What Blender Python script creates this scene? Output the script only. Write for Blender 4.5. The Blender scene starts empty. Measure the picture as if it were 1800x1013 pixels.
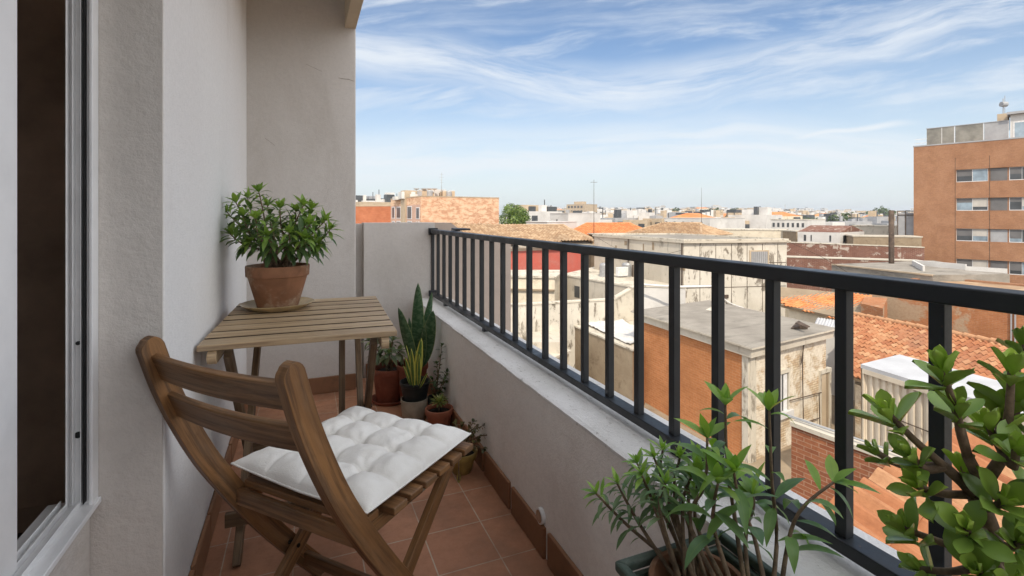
import bpy, bmesh, math, random
from mathutils import Vector, Matrix, noise
random.seed(7)
R_ = math.radians
# ------------------------------------------------------------------ camera, sky, sun, exposure
sc = bpy.context.scene
YAW = math.atan(365/880); SA, CA = math.sin(YAW), math.cos(YAW)
CH = 1.15                                  # eye height above the balcony tiles
FWD = Vector((SA, CA, 0)); RGT = Vector((CA, -SA, 0))
cd = bpy.data.cameras.new('camera'); cam = bpy.data.objects.new('camera', cd); sc.collection.objects.link(cam)
cam.location = (0, 0, CH); cam.rotation_euler = (R_(90), 0, -YAW)
cd.sensor_width = 36; cd.lens = 36*880/1800; cd.shift_y = -127.5/1800; cd.clip_start = .02; cd.clip_end = 9000
sc.camera = cam
sc.render.engine = 'CYCLES'
sc.render.resolution_x, sc.render.resolution_y = 1024, 576
sc.view_settings.view_transform = 'Standard'; sc.view_settings.look = 'None'; sc.view_settings.gamma = 1
sc.view_settings.exposure = .60
sc.cycles.diffuse_bounces = 8; sc.cycles.max_bounces = 12
SUN_EL = R_(46); SUN_H = Vector((-.37, -.929, 0)).normalized()   # direction towards the sun
S = Vector((SUN_H.x*math.cos(SUN_EL), SUN_H.y*math.cos(SUN_EL), math.sin(SUN_EL)))
sd = bpy.data.lights.new('sun', 'SUN'); sd.energy = 2.75; sd.angle = R_(.5); sd.color = (1, .90, .74)
sun = bpy.data.objects.new('sun', sd); sc.collection.objects.link(sun)
sun.rotation_euler = S.to_track_quat('Z', 'Y').to_euler(); sun.location = (0, 0, 40)

class NT:
    def __init__(s, tree): s.t = tree
    def n(s, typ, props=None, **ins):
        nd = s.t.nodes.new(typ)
        for k, v in (props or {}).items(): setattr(nd, k, v)
        for k, v in ins.items():
            key = int(k[1:]) if k[0] == 'i' and k[1:].isdigit() else k.replace('_', ' ')
            sock = nd.inputs[key]
            if isinstance(v, bpy.types.NodeSocket): s.t.links.new(v, sock)
            else: sock.default_value = v
        return nd
    def m(s, op, a, b=None, c=None, clamp=False):
        nd = s.t.nodes.new('ShaderNodeMath'); nd.operation = op; nd.use_clamp = clamp
        for i, v in enumerate((a, b, c)):
            if v is None: continue
            if isinstance(v, bpy.types.NodeSocket): s.t.links.new(v, nd.inputs[i])
            else: nd.inputs[i].default_value = v
        return nd.outputs[0]
    def mix(s, fac, a, b, mode='MIX'):
        nd = s.t.nodes.new('ShaderNodeMix'); nd.data_type = 'RGBA'; nd.blend_type = mode
        for i, v in ((0, fac), (6, a), (7, b)):
            if isinstance(v, bpy.types.NodeSocket): s.t.links.new(v, nd.inputs[i])
            else: nd.inputs[i].default_value = v if i == 0 else (*v[:3], 1)
        return nd.outputs[2]
    def ramp(s, fac, stops):
        nd = s.t.nodes.new('ShaderNodeValToRGB'); s.t.links.new(fac, nd.inputs[0])
        e = nd.color_ramp.elements
        while len(e) < len(stops): e.new(.5)
        for el, (p, c) in zip(e, stops):
            el.position = p; el.color = (c, c, c, 1) if isinstance(c, (int, float)) else (*c, 1)
        return nd.outputs[0]
    def rng(s, v, a, b, c=0., d=1., smooth=True):
        nd = s.t.nodes.new('ShaderNodeMapRange'); nd.interpolation_type = 'SMOOTHSTEP' if smooth else 'LINEAR'
        s.t.links.new(v, nd.inputs[0])
        for i, x in enumerate((a, b, c, d)): nd.inputs[i+1].default_value = x
        return nd.outputs[0]

w = bpy.data.worlds.new('World'); sc.world = w; w.use_nodes = True
wt = w.node_tree; wt.nodes.clear(); W = NT(wt)
sky = W.n('ShaderNodeTexSky', dict(sky_type='NISHITA', sun_disc=False, sun_elevation=SUN_EL,
          sun_rotation=math.atan2(SUN_H.x, SUN_H.y), altitude=50, air_density=1.0, dust_density=.6, ozone_density=2.2))
tc = W.n('ShaderNodeTexCoord').outputs['Generated']
def vdot(v): return W.n('ShaderNodeVectorMath', dict(operation='DOT_PRODUCT'), i0=tc, i1=v).outputs['Value']
df = W.m('MAXIMUM', vdot(FWD), .05); u = W.m('DIVIDE', vdot(RGT), df); vv = W.m('DIVIDE', vdot((0, 0, 1)), df)
front = W.rng(vdot(FWD), .05, .3)
def sxyz(x, y, z=0.): return W.n('ShaderNodeCombineXYZ', i0=x, i1=y, i2=z).outputs[0]
wz = W.n('ShaderNodeTexNoise', Vector=sxyz(W.m('MULTIPLY', u, 2.2), W.m('MULTIPLY', vv, 3.0)), Scale=1.4, Detail=3.0)
warp = W.m('MULTIPLY', W.m('SUBTRACT', wz.outputs[0], .5), .055)
def curve(pts):
    nd = wt.nodes.new('ShaderNodeFloatCurve'); wt.links.new(W.rng(u, -.6, 1.2, smooth=False), nd.inputs[1])
    c = nd.mapping.curves[0]; P = [((x-900)/880, (379-y)/880) for x, y in pts]
    P = [((a+.6)/1.8, b) for a, b in P]
    c.points[0].location = P[0]; c.points[1].location = P[-1]
    for p in P[1:-1]: c.points.new(*p)
    nd.mapping.update(); return nd.outputs[0]
def streak(pts, wid, scx, scy, lo, hi, seed, u0=None, u1=None, up=1.0):
    d = W.m('ADD', W.m('SUBTRACT', vv, curve(pts)), warp)
    band = W.m('SUBTRACT', 1., W.rng(W.m('ABSOLUTE', d), 0., wid))
    nz = W.n('ShaderNodeTexNoise', Vector=sxyz(W.m('MULTIPLY', u, scx), W.m('MULTIPLY', d, scy), seed), Scale=1., Detail=7.0, Roughness=.64, Distortion=.12)
    r = W.m('MULTIPLY', band, W.rng(nz.outputs[0], lo, hi))
    if u0 is not None: r = W.m('MULTIPLY', r, W.m('MULTIPLY', W.rng(u, (u0-900)/880, (u0-820)/880), W.m('SUBTRACT', 1., W.rng(u, (u1-1000)/880, (u1-900)/880))))
    return W.m('MULTIPLY', r, up)
c1 = streak([(372, 60), (640, 96), (800, 108), (900, 135), (1040, 160), (1150, 160), (1280, 138), (1400, 100), (1560, 55), (1800, 5), (1956, -20)], .075, 2.4, 22, .28, .62, 1.7, up=1.0)
c2 = streak([(372, 290), (700, 282), (1000, 272), (1300, 252), (1500, 275), (1956, 300)], .085, 2.0, 26, .25, .62, 5.1, up=1.)
c3 = streak([(372, 345), (1340, 252), (1540, 226), (1700, 205), (1956, 180)], .012, 3., 40, .1, .5, 8.3, 1350, 1640, up=1.)
c4 = streak([(372, 100), (1000, 60), (1300, 40), (1450, 10), (1956, -90)], .13, 1.6, 13, .42, .8, 11.2, up=.8)
nzg = W.n('ShaderNodeTexNoise', Vector=sxyz(W.m('MULTIPLY', u, 1.9), W.m('MULTIPLY', W.m('ADD', W.m('ADD', vv, warp), W.m('MULTIPLY', u, -.16)), 12.)), Scale=1.2, Detail=6., Roughness=.62, Distortion=.2)
cg = W.m('MULTIPLY', W.rng(nzg.outputs[0], .44, .72), .8)
cl = W.m('MAXIMUM', W.m('MAXIMUM', c1, c2), W.m('MAXIMUM', W.m('MAXIMUM', c3, c4), cg))
cl = W.m('MULTIPLY', cl, front)
hz = W.rng(vdot((0, 0, 1)), -.02, .34, .80, .0)
skyc = W.mix(hz, W.mix(1., sky.outputs[0], (.70, .74, .77), 'MULTIPLY'), (4.25, 4.6, 4.75))
skyc = W.mix(W.m('MULTIPLY', cl, .85), skyc, (4.7, 4.95, 5.2))
# bright cloud added beside and behind, out of view, to light the balcony
bn = W.n('ShaderNodeTexNoise', Vector=tc, Scale=2.2, Detail=5.).outputs[0]
fill_bank = W.m('MULTIPLY', W.m('SUBTRACT', 1., W.rng(vdot(FWD), .40, .64)), W.m('MULTIPLY', W.rng(vdot((0, 0, 1)), -.02, .12), W.rng(bn, .25, .5)))
skyc = W.mix(fill_bank, skyc, (9.0, 9.2, 9.6))
bg = W.n('ShaderNodeBackground', Color=skyc, Strength=.125)
wo = W.n('ShaderNodeOutputWorld', Surface=bg.outputs[0])

# ------------------------------------------------------------------ helpers
def P(px, py, z):                        # a place on the line of sight through a photo point, z metres ahead
    return Vector((0, 0, CH)) + FWD*z + RGT*((px-900)/880*z) + Vector((0, 0, (379-py)/880*z))
def G(px, py, h):                        # the place h metres below the eye
    return P(px, py, 880*h/(py-379))
def PZ(px, z, h):
    p = P(px, 379, z); p.z = CH-h; return p
col = sc.collection
GROUND = CH-11.0

def autouv(pts):
    n = Vector((0, 0, 0))
    for i in range(len(pts)): n += pts[i].cross(pts[(i+1) % len(pts)])
    if n.length < 1e-12: return [(0, 0)]*len(pts)
    n.normalize()
    if abs(n.z) > .97: return [(p.x, p.y) for p in pts]
    t = Vector((0, 0, 1)).cross(n).normalized(); b = n.cross(t)
    if b.z < 0: b = -b
    return [(p.dot(t), p.dot(b)) for p in pts]

class MB:
    def __init__(s): s.v = []; s.f = []; s.uv = []; s.mi = []; s.c = []
    def face(s, pts, uv=None, mi=0, c=(1, 1, 1)):
        b = len(s.v); pts = [Vector(p) for p in pts]; s.v += pts
        s.f.append(tuple(range(b, b+len(pts)))); s.uv.append(uv or autouv(pts)); s.mi.append(mi); s.c.append(c)
    def mesh(s, verts, faces, uvs, mi=0, c=(1, 1, 1)):
        b = len(s.v); s.v += [Vector(v) for v in verts]
        for f, u_ in zip(faces, uvs):
            s.f.append(tuple(b+i for i in f)); s.uv.append(u_); s.mi.append(mi); s.c.append(c)
    def prism(s, poly, z0, z1, mi=0, top=None):
        poly = [Vector((p[0], p[1], 0)) for p in poly]
        A = sum(poly[i].x*poly[(i+1) % len(poly)].y-poly[(i+1) % len(poly)].x*poly[i].y for i in range(len(poly)))
        if A < 0: poly = poly[::-1]
        n = len(poly)
        lo = [Vector((p.x, p.y, z0)) for p in poly]; hi = [Vector((p.x, p.y, z1)) for p in poly]
        vs = lo+hi; fs = []; us = []
        for i in range(n):
            j = (i+1) % n; f = (i, j, n+j, n+i); fs.append(f); us.append(autouv([vs[k] for k in f]))
        fs.append(tuple(range(n, 2*n))); us.append([(p.x, p.y) for p in hi])
        fs.append(tuple(reversed(range(n)))); us.append([(p.x, p.y) for p in reversed(lo)])
        s.mesh(vs, fs, us, mi)
        if top is not None: s.mi[-2] = top
    def bar(s, p0, p1, w_, h_, up=(0, 0, 1), mi=0):
        p0, p1 = Vector(p0), Vector(p1); d = p1-p0; L = d.length; d.normalize(); up = Vector(up)
        if abs(d.dot(up)) > .98: up = Vector((1, 0, 0))
        x = d.cross(up).normalized(); y = x.cross(d).normalized()
        o1, o2 = random.random()*7, random.random()*7
        vs = [p+x*(a*w_/2)+y*(b*h_/2) for p in (p0, p1) for a, b in ((-1, -1), (1, -1), (1, 1), (-1, 1))]
        fs = []; us = []; per = 0
        for i in range(4):
            j = (i+1) % 4; e = w_ if i % 2 == 0 else h_
            fs.append((i, j, 4+j, 4+i)); us.append([(o1, o2+per), (o1, o2+per+e), (o1+L, o2+per+e), (o1+L, o2+per)]); per += e
        fs += [(3, 2, 1, 0), (4, 5, 6, 7)]; q = [(o1, o2), (o1+.01, o2), (o1+.01, o2+h_), (o1, o2+h_)]; us += [q, q]
        s.mesh(vs, fs, us, mi)
    def box(s, c, sz, mi=0):
        c = Vector(c); L = max(range(3), key=lambda i: sz[i]); a = Vector((0, 0, 0)); a[L] = sz[L]/2
        if L == 2: s.bar(c-a, c+a, sz[1], sz[0], (1, 0, 0), mi)
        elif L == 0: s.bar(c-a, c+a, sz[1], sz[2], mi=mi)
        else: s.bar(c-a, c+a, sz[0], sz[2], mi=mi)
    def tube(s, pts, rad, n=8, mi=0, c=(1, 1, 1), cap=True):
        pts = [Vector(p) for p in pts]; m = len(pts)
        if not isinstance(rad, (list, tuple)): rad = [rad]*m
        vs = []; ref = Vector((.31, .17, .93)).normalized(); L = 0; Ls = []
        for i, p in enumerate(pts):
            d = (pts[min(i+1, m-1)]-pts[max(i-1, 0)]).normalized()
            x = d.cross(ref)
            if x.length < .05: x = d.cross(Vector((1, 0, 0)))
            x.normalize(); y = d.cross(x)
            vs += [p+(x*math.cos(2*math.pi*k/n)+y*math.sin(2*math.pi*k/n))*rad[i] for k in range(n)]
            if i: L += (p-pts[i-1]).length
            Ls.append(L)
        fs = []; us = []
        for i in range(m-1):
            for k in range(n):
                k2 = (k+1) % n; fs.append((i*n+k, i*n+k2, (i+1)*n+k2, (i+1)*n+k))
                us.append([(Ls[i], k*.01), (Ls[i], (k+1)*.01), (Ls[i+1], (k+1)*.01), (Ls[i+1], k*.01)])
        if cap:
            fs += [tuple(reversed(range(n))), tuple((m-1)*n+k for k in range(n))]; us += [[(0, 0)]*n]*2
        s.mesh(vs, fs, us, mi, c)
    def lathe(s, prof, c=(0, 0, 0), n=40, mi=0, sx=1, wob=0):
        c = Vector(c); m = len(prof); vs = []
        for r, z in prof:
            for k in range(n):
                a = 2*math.pi*k/n; rr = r*(1+wob*math.sin(a*2+1))
                vs.append(c+Vector((rr*math.cos(a)*sx, rr*math.sin(a), z)))
        fs = []; us = []
        for i in range(m-1):
            for k in range(n):
                k2 = (k+1) % n; fs.append((i*n+k, i*n+k2, (i+1)*n+k2, (i+1)*n+k))
                us.append([(k/n, prof[i][1]), ((k+1)/n, prof[i][1]), ((k+1)/n, prof[i+1][1]), (k/n, prof[i+1][1])])
        s.mesh(vs, fs, us, mi)
    def leaf(s, b, d, L, W_, up=None, droop=.25, fold=.2, pw=1.0, c=(1, 1, 1), seg=6, thick=0, peak=.45, tip=0.0):
        b = Vector(b); d = Vector(d).normalized(); up = Vector(up or (0, 0, 1))
        x = d.cross(up)
        if x.length < .1: x = d.cross(Vector((random.random()-.5, random.random()-.5, .1)))
        x.normalize(); vs = []; p = b.copy(); cur = d.copy()
        for i in range(seg+1):
            t = i/seg
            wv = max(tip if i == seg else .0, (math.sin(math.pi*min(1, t**(math.log(.5)/math.log(peak)))))**pw)*W_/2
            if i == 0: wv = W_*.09
            nrm = x.cross(cur).normalized()
            vs += [p-x*wv+nrm*wv*fold, p.copy(), p+x*wv+nrm*wv*fold]
            cur = (cur+Vector((0, 0, -droop/seg*1.6))).normalized(); p = p+cur*(L/seg)
        fs = []; us = []
        for i in range(seg):
            a = i*3; v0, v1 = i/seg*L, (i+1)/seg*L
            fs += [(a, a+1, a+4, a+3), (a+1, a+2, a+5, a+4)]
            us += [[(0, v0), (.5, v0), (.5, v1), (0, v1)], [(.5, v0), (1, v0), (1, v1), (.5, v1)]]
        if thick:
            k = len(vs); off = x.cross(d).normalized()*-thick
            vs += [v+off*(0 if (i % 3 != 1) else 1) for i, v in enumerate(vs)]
            f2 = [tuple(reversed([k+j for j in f])) for f in fs]; fs = fs+f2; us = us+[list(reversed(q)) for q in us]
        s.mesh(vs, fs, us, 0, c)
    def build(s, name, mat, parent=None, local=False, smooth=False, bevel=0, solid=0, orient=True, seg=2):
        me = bpy.data.meshes.new(name)
        if parent is not None and not local: off = Vector(parent['_o'])
        elif parent is None and not local:
            xs = [v.x for v in s.v]; ys = [v.y for v in s.v]; zs = [v.z for v in s.v]
            off = Vector(((min(xs)+max(xs))/2, (min(ys)+max(ys))/2, min(zs)))
        else: off = Vector((0, 0, 0))
        me.from_pydata([v-off for v in s.v], [], s.f)
        ul = me.uv_layers.new(name='UVMap'); flat = [q for f in s.uv for uvp in f for q in uvp]
        ul.data.foreach_set('uv', flat)
        ca = me.color_attributes.new('Col', 'FLOAT_COLOR', 'CORNER')
        cc = []
        for f, c in zip(s.f, s.c): cc += [*c, 1]*len(f)
        ca.data.foreach_set('color', cc)
        me.polygons.foreach_set('material_index', s.mi)
        me.polygons.foreach_set('use_smooth', [smooth]*len(s.f))
        for m_ in (mat if isinstance(mat, (list, tuple)) else [mat]): me.materials.append(m_)
        me.update()
        o = bpy.data.objects.new(name, me); col.objects.link(o)
        if parent is not None: o.parent = parent
        elif not local: o.location = off
        o['_o'] = tuple(off)
        if bevel:
            b = o.modifiers.new('bevel', 'BEVEL'); b.width = bevel; b.segments = seg; b.limit_method = 'ANGLE'; b.angle_limit = R_(40)
            b.harden_normals = False
            if not smooth: me.polygons.foreach_set('use_smooth', [False]*len(s.f))
        if solid: q = o.modifiers.new('solid', 'SOLIDIFY'); q.thickness = solid
        return o

def tag(o, label, cat, group=None, kind=None):
    if label: o['label'] = label
    if cat: o['category'] = cat
    if group: o['group'] = group
    if kind: o['kind'] = kind
    return o
def thing(name, label, cat, loc, rz=0, group=None):
    o = bpy.data.objects.new(name, None); col.objects.link(o); o.location = loc; o.rotation_euler = (0, 0, rz)
    o.empty_display_size = .1; o['_o'] = tuple(loc)
    return tag(o, label, cat, group)
def struct(o): o['kind'] = 'structure'; return o

# ------------------------------------------------------------------ materials
def newmat(name):
    m = bpy.data.materials.new(name); m.use_nodes = True; t = m.node_tree; t.nodes.clear(); N = NT(t)
    b = N.n('ShaderNodeBsdfPrincipled'); o = N.n('ShaderNodeOutputMaterial', Surface=b.outputs[0])
    return m, N, b
def setc(N, b, c, rough=.8, metal=0, h=None, hs=.3, hd=.01, spec=.3):
    if isinstance(c, bpy.types.NodeSocket): N.t.links.new(c, b.inputs['Base Color'])
    else: b.inputs['Base Color'].default_value = (*c, 1)
    if isinstance(rough, bpy.types.NodeSocket): N.t.links.new(rough, b.inputs['Roughness'])
    else: b.inputs['Roughness'].default_value = rough
    b.inputs['Metallic'].default_value = metal; b.inputs['Specular IOR Level'].default_value = spec
    if h is not None:
        bp = N.n('ShaderNodeBump', Height=h, Strength=hs, Distance=hd); N.t.links.new(bp.outputs[0], b.inputs['Normal'])
def uvn(N, sx=1, sy=1, scale=1., detail=4., rough=.6, seed=0., dist=0., geo=False):
    src = N.n('ShaderNodeTexCoord').outputs['Object'] if geo else N.n('ShaderNodeUVMap').outputs[0]
    mp = N.n('ShaderNodeMapping', Vector=src, Scale=(sx, sy, sx if geo else 1), Location=(seed, seed*.7, seed*.3))
    return N.n('ShaderNodeTexNoise', Vector=mp.outputs[0], Scale=scale, Detail=detail, Roughness=rough, Distortion=dist).outputs[0]
def mul(c, k): return tuple(x*k for x in c)
def plaster(name, c1, c2=None, sc1=1.2, dirt=None, damt=.5, dsc=.8, dth=(.5, .72), grain=60, bs=.25, bd=.004, streak=0, rough=.88, geo=False):
    m, N, b = newmat(name); c2 = c2 or mul(c1, .82)
    a = uvn(N, scale=sc1, detail=6, geo=geo, seed=random.random()*9)
    c = N.mix(N.rng(a, .3, .7), c1, c2)
    if dirt:
        d = uvn(N, sx=1 if not streak else streak, scale=dsc, detail=7, rough=.7, seed=random.random()*9, geo=geo, dist=.4)
        c = N.mix(N.m('MULTIPLY', N.rng(d, *dth), damt), c, dirt)
    fine = uvn(N, scale=grain*.35, detail=5, rough=.75, geo=geo)
    c = N.mix(N.rng(fine, .35, .75, 0, .16), c, mul(c1, .45))
    g = uvn(N, scale=grain, detail=4, rough=.7, geo=geo)
    if grain >= 60: g = N.m('ADD', g, N.m('MULTIPLY', uvn(N, scale=7, detail=3, seed=4, geo=geo), 2.2))
    setc(N, b, c, rough, h=g, hs=bs, hd=bd)
    return m
def brick(name, c1, c2, mortar, bw=.25, bh=.07, msz=.01, stain=None, samt=.5, sth=(.5, .7), ssc=.5, bd=.01, sstreak=1):
    m, N, b = newmat(name)
    uvo = N.n('ShaderNodeUVMap').outputs[0]
    bt = N.n('ShaderNodeTexBrick', dict(offset=.5), Vector=uvo, Color1=(*c1, 1), Color2=(*c2, 1), Mortar=(*mortar, 1),
             Scale=1., Mortar_Size=msz, Mortar_Smooth=.3, Bias=0., Brick_Width=bw, Row_Height=bh)
    c = bt.outputs[0]
    a = uvn(N, scale=.9, detail=5, seed=random.random()*9); c = N.mix(N.rng(a, .35, .7, 0, .5), c, mul(c1, .6), 'MIX')
    if stain:
        d = uvn(N, sx=sstreak, scale=ssc, detail=8, rough=.72, seed=random.random()*9, dist=.5)
        c = N.mix(N.m('MULTIPLY', N.rng(d, *sth), samt), c, stain)
    f = uvn(N, scale=9, detail=5, rough=.8, seed=3); c = N.mix(N.rng(f, .35, .75, 0, .4), c, mul(c2, .5))
    setc(N, b, c, .9, h=bt.outputs['Fac'], hs=-.6, hd=bd, spec=.15)
    return m
def simple(name, c, rough=.5, metal=0, var=.12, scale=8, spec=.4, bs=.1, bd=.002):
    m, N, b = newmat(name); a = uvn(N, scale=scale, detail=6, geo=True)
    setc(N, b, N.mix(N.rng(a, .3, .7), mul(c, 1-var), mul(c, 1+var)), rough, metal, h=a, hs=bs, hd=bd, spec=spec)
    return m
def woodmat(name, ca, cb, cc, rough=.5, grey=.0):
    m, N, b = newmat(name)
    big = uvn(N, sx=.6, sy=5, scale=2.2, detail=5, dist=1.3); gr = uvn(N, sx=1.3, sy=30, scale=2.2, detail=8, rough=.7, dist=.4)
    c = N.mix(N.rng(big, .36, .64), ca, cb); c = N.mix(N.rng(gr, .44, .66, 0, .85), c, cc)
    if grey: c = N.mix(N.rng(uvn(N, sx=1, sy=4, scale=5, detail=4, seed=4), .42, .7, 0, grey), c, (.40, .33, .24))
    rd = N.n('ShaderNodeObjectInfo').outputs['Random']; c = N.mix(N.rng(rd, 0, 1, 0, .28, smooth=False), c, cc)
    st = uvn(N, sx=2, sy=7, scale=3.5, detail=6, rough=.7, seed=8, dist=.8); c = N.mix(N.rng(st, .55, .72, 0, .4), c, mul(cc, .8))
    setc(N, b, c, N.rng(gr, .2, .8, rough-.08, rough+.15), h=gr, hs=.6, hd=.0015, spec=.35)
    return m
def tilemat(name, cols, dirt=None, damt=.4):
    m, N, b = newmat(name); uvo = N.n('ShaderNodeUVMap').outputs[0]
    sn = N.n('ShaderNodeVectorMath', dict(operation='FLOOR'), i0=uvo).outputs[0]
    wn = N.n('ShaderNodeTexWhiteNoise', dict(noise_dimensions='2D'), Vector=sn).outputs[0]
    c = N.ramp(wn, [(i/(len(cols)-1), q) for i, q in enumerate(cols)])
    a = uvn(N, scale=.11, detail=5, seed=2)
    if dirt: c = N.mix(N.rng(a, .45, .68, 0, damt), c, dirt)
    f = uvn(N, scale=4, detail=5, rough=.8); c = N.mix(N.rng(f, .35, .75, 0, .5), c, mul(cols[0], .6))
    setc(N, b, c, .85, h=f, hs=.3, hd=.01, spec=.2)
    return m
def leafmat(name, gloss=.35, tr=.25, vein=.3):
    m, N, b = newmat(name); at = N.n('ShaderNodeAttribute', dict(attribute_name='Col')).outputs[0]
    a = uvn(N, scale=25, detail=3, geo=True)
    uvx = N.n('ShaderNodeSeparateXYZ', i0=N.n('ShaderNodeUVMap').outputs[0]).outputs[0]
    mid = N.m('SUBTRACT', 1., N.rng(N.m('ABSOLUTE', N.m('SUBTRACT', uvx, .5)), .0, .09))
    c = N.mix(N.rng(a, .3, .7, 0, .35), at, N.mix(1., at, (.55, .6, .5), 'MULTIPLY'))
    c = N.mix(N.m('MULTIPLY', mid, vein), c, (.22, .32, .1))
    setc(N, b, c, gloss, h=a, hs=.2, hd=.002, spec=.45)
    tl = N.n('ShaderNodeBsdfTranslucent', Color=N.mix(1., c, (1.5, 1.6, .6), 'MULTIPLY')); ms = N.n('ShaderNodeMixShader', i0=tr, i1=b.outputs[0], i2=tl.outputs[0])
    out = [n for n in N.t.nodes if n.type == 'OUTPUT_MATERIAL'][0]; N.t.links.new(ms.outputs[0], out.inputs[0])
    return m

M = {}
M['parapet'] = plaster('parapet_render', (.93, .915, .88), (.88, .86, .825), sc1=1.1, dirt=(.55, .48, .42), damt=.3, dsc=1.3, grain=120, bs=.6, bd=.003)
M['wall'] = plaster('white_render', (.79, .78, .76), (.74, .725, .705), sc1=.9, dirt=(.50, .45, .40), damt=.30, dsc=.8, streak=2.6, grain=150, bs=.6, bd=.0035)
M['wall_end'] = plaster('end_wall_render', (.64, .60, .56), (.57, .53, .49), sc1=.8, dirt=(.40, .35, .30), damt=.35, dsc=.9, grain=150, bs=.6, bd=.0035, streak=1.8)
M['wall_rough'] = plaster('rough_render', (.64, .60, .555), (.56, .52, .48), sc1=1.5, dirt=(.36, .28, .21), damt=.3, dsc=1.3, grain=70, bs=.7, bd=.004)
M['ledge'] = plaster('ledge_mortar', (.80, .78, .76), (.66, .64, .61), sc1=4, dirt=(.22, .19, .16), damt=.6, dsc=42, dth=(.59, .66), streak=1.8, grain=120, bs=.8, bd=.004)
M['ceil'] = plaster('beam_paint', (.58, .50, .38), dirt=(.2, .15, .1), damt=.4, grain=60)
m, N, b = newmat('dark_rail_paint'); a = uvn(N, scale=9, detail=8, rough=.75, geo=True); a2 = uvn(N, scale=40, detail=6, rough=.8, geo=True, seed=3)
c = N.mix(N.rng(a, .45, .75, 0, .5), (.015, .018, .022), (.042, .042, .042)); c = N.mix(N.rng(a2, .66, .72, 0, .8), c, (.10, .045, .02))
setc(N, b, c, N.rng(a, .3, .7, .28, .6), h=a2, hs=.3, hd=.001, spec=.5); M['rail'] = m
M['pvc'] = simple('white_frame', (.76, .76, .76), .4, 0, .08, 5)
M['rubber'] = simple('black_rubber', (.012, .012, .012), .6)
M['room'] = simple('dark_room', (.55, .42, .32), .85, var=.3, scale=2)
M['roomfloor'] = simple('dark_room_floor', (.12, .10, .085), .6)
M['skirt'] = plaster('skirting_clay', (.30, .15, .078), (.23, .115, .06), dirt=(.11, .07, .045), damt=.6, dsc=5, grain=40, bs=.3, rough=.6)
M['wood_table'] = woodmat('weathered_table_wood', (.56, .405, .235), (.42, .295, .17), (.20, .13, .075), .5, grey=.35)
M['wood_gap_shade'] = simple('shaded_slat_edge', (.045, .03, .018), .9)  # near-black colour stands in for the shade between table slats
M['wood_leg'] = woodmat('dark_leg_wood', (.20, .125, .065), (.13, .08, .042), (.05, .03, .018), .5, grey=.2)
M['wood_chair'] = woodmat('oiled_chair_wood', (.30, .150, .058), (.19, .093, .038), (.075, .038, .018), .42, grey=.12)
M['metal_dark'] = simple('dark_metal', (.02, .019, .018), .4, .6)
M['plate'] = simple('metal_badge', (.42, .4, .33), .35, .8)
M['soil'] = simple('potting_soil', (.022, .015, .010), .95, var=.5, scale=60, bs=1., bd=.01)
M['stem'] = simple('woody_stem', (.17, .115, .07), .8, var=.4, scale=60, bs=.6)
M['green_stem'] = simple('green_stem', (.10, .14, .04), .6, var=.3, scale=40)
M['leaf'] = leafmat('leaf_green', .38, .28); M['leaf_jade'] = leafmat('jade_leaf', .25, .16, 0.05)
def potmat(name, c, d, amt=.6, rough=.75):
    m, N, b = newmat(name); a = uvn(N, scale=14, detail=6, geo=True, dist=.4); d_ = uvn(N, scale=7, detail=7, rough=.7, geo=True, seed=5)
    cc = N.mix(N.rng(a, .3, .7), c, mul(c, .7)); cc = N.mix(N.rng(d_, .47, .66, 0, amt), cc, d)
    setc(N, b, cc, rough, h=d_, hs=.25, hd=.003); return m
M['terra'] = potmat('old_terracotta', (.27, .125, .065), (.44, .33, .23), .85); M['terra_red'] = potmat('red_terracotta', (.23, .065, .035), (.3, .15, .1), .3)
M['terra_or'] = potmat('orange_clay', (.33, .115, .065), (.35, .2, .13), .3)
M['saucer'] = potmat('glazed_saucer', (.52, .40, .22), (.36, .25, .12), .5, .25)
M['blackpot'] = potmat('black_plastic', (.022, .026, .026), (.06, .06, .055), .3, .5)
M['creampot'] = potmat('cream_pot', (.42, .37, .29), (.25, .2, .15), .5)
M['yelpot'] = potmat('yellow_glaze', (.36, .25, .075), (.18, .11, .04), .6, .35)
M['greenpot'] = potmat('green_grey_planter', (.085, .12, .095), (.22, .25, .22), .5, .4)
# floor tiles
m, N, b = newmat('floor_tiles'); uvo = N.n('ShaderNodeMapping', Vector=N.n('ShaderNodeUVMap').outputs[0], Location=(-.611+.215*4, -1.785+.22*12, 0)).outputs[0]
bt = N.n('ShaderNodeTexBrick', dict(offset=0., squash=1.), Vector=uvo, Color1=(.47, .225, .125, 1), Color2=(.39, .18, .10, 1), Mortar=(.50, .41, .31, 1), Scale=1., Mortar_Size=.0022, Mortar_Smooth=.15, Bias=0., Brick_Width=.215, Row_Height=.22)
a = uvn(N, scale=2.2, detail=7, rough=.65); a2 = uvn(N, scale=26, detail=6, rough=.75)
c = N.mix(N.rng(a, .42, .66, 0, .7), bt.outputs[0], (.21, .11, .065)); c = N.mix(N.rng(a2, .4, .75, 0, .4), c, (.26, .13, .08))
hh = N.m('SUBTRACT', N.m('MULTIPLY', a2, .15), bt.outputs['Fac'])
setc(N, b, c, N.rng(a2, .3, .7, .42, .68), h=hh, hs=.5, hd=.002); M['tiles'] = m
# cushion
m, N, b = newmat('cushion_cotton'); a = uvn(N, scale=5, detail=5, geo=True); g = uvn(N, scale=420, detail=2, geo=True)
st = uvn(N, scale=14, detail=7, rough=.7, geo=True, seed=6); cr_ = N.mix(N.rng(a, .3, .7), (.82, .80, .76), (.72, .695, .65)); cr_ = N.mix(N.rng(st, .5, .75, 0, .35), cr_, (.62, .58, .51))
wv = N.m('ADD', g, N.m('MULTIPLY', st, 3.)); setc(N, b, cr_, .95, h=wv, hs=.6, hd=.0016, spec=.1); M['cushion'] = m
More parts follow.
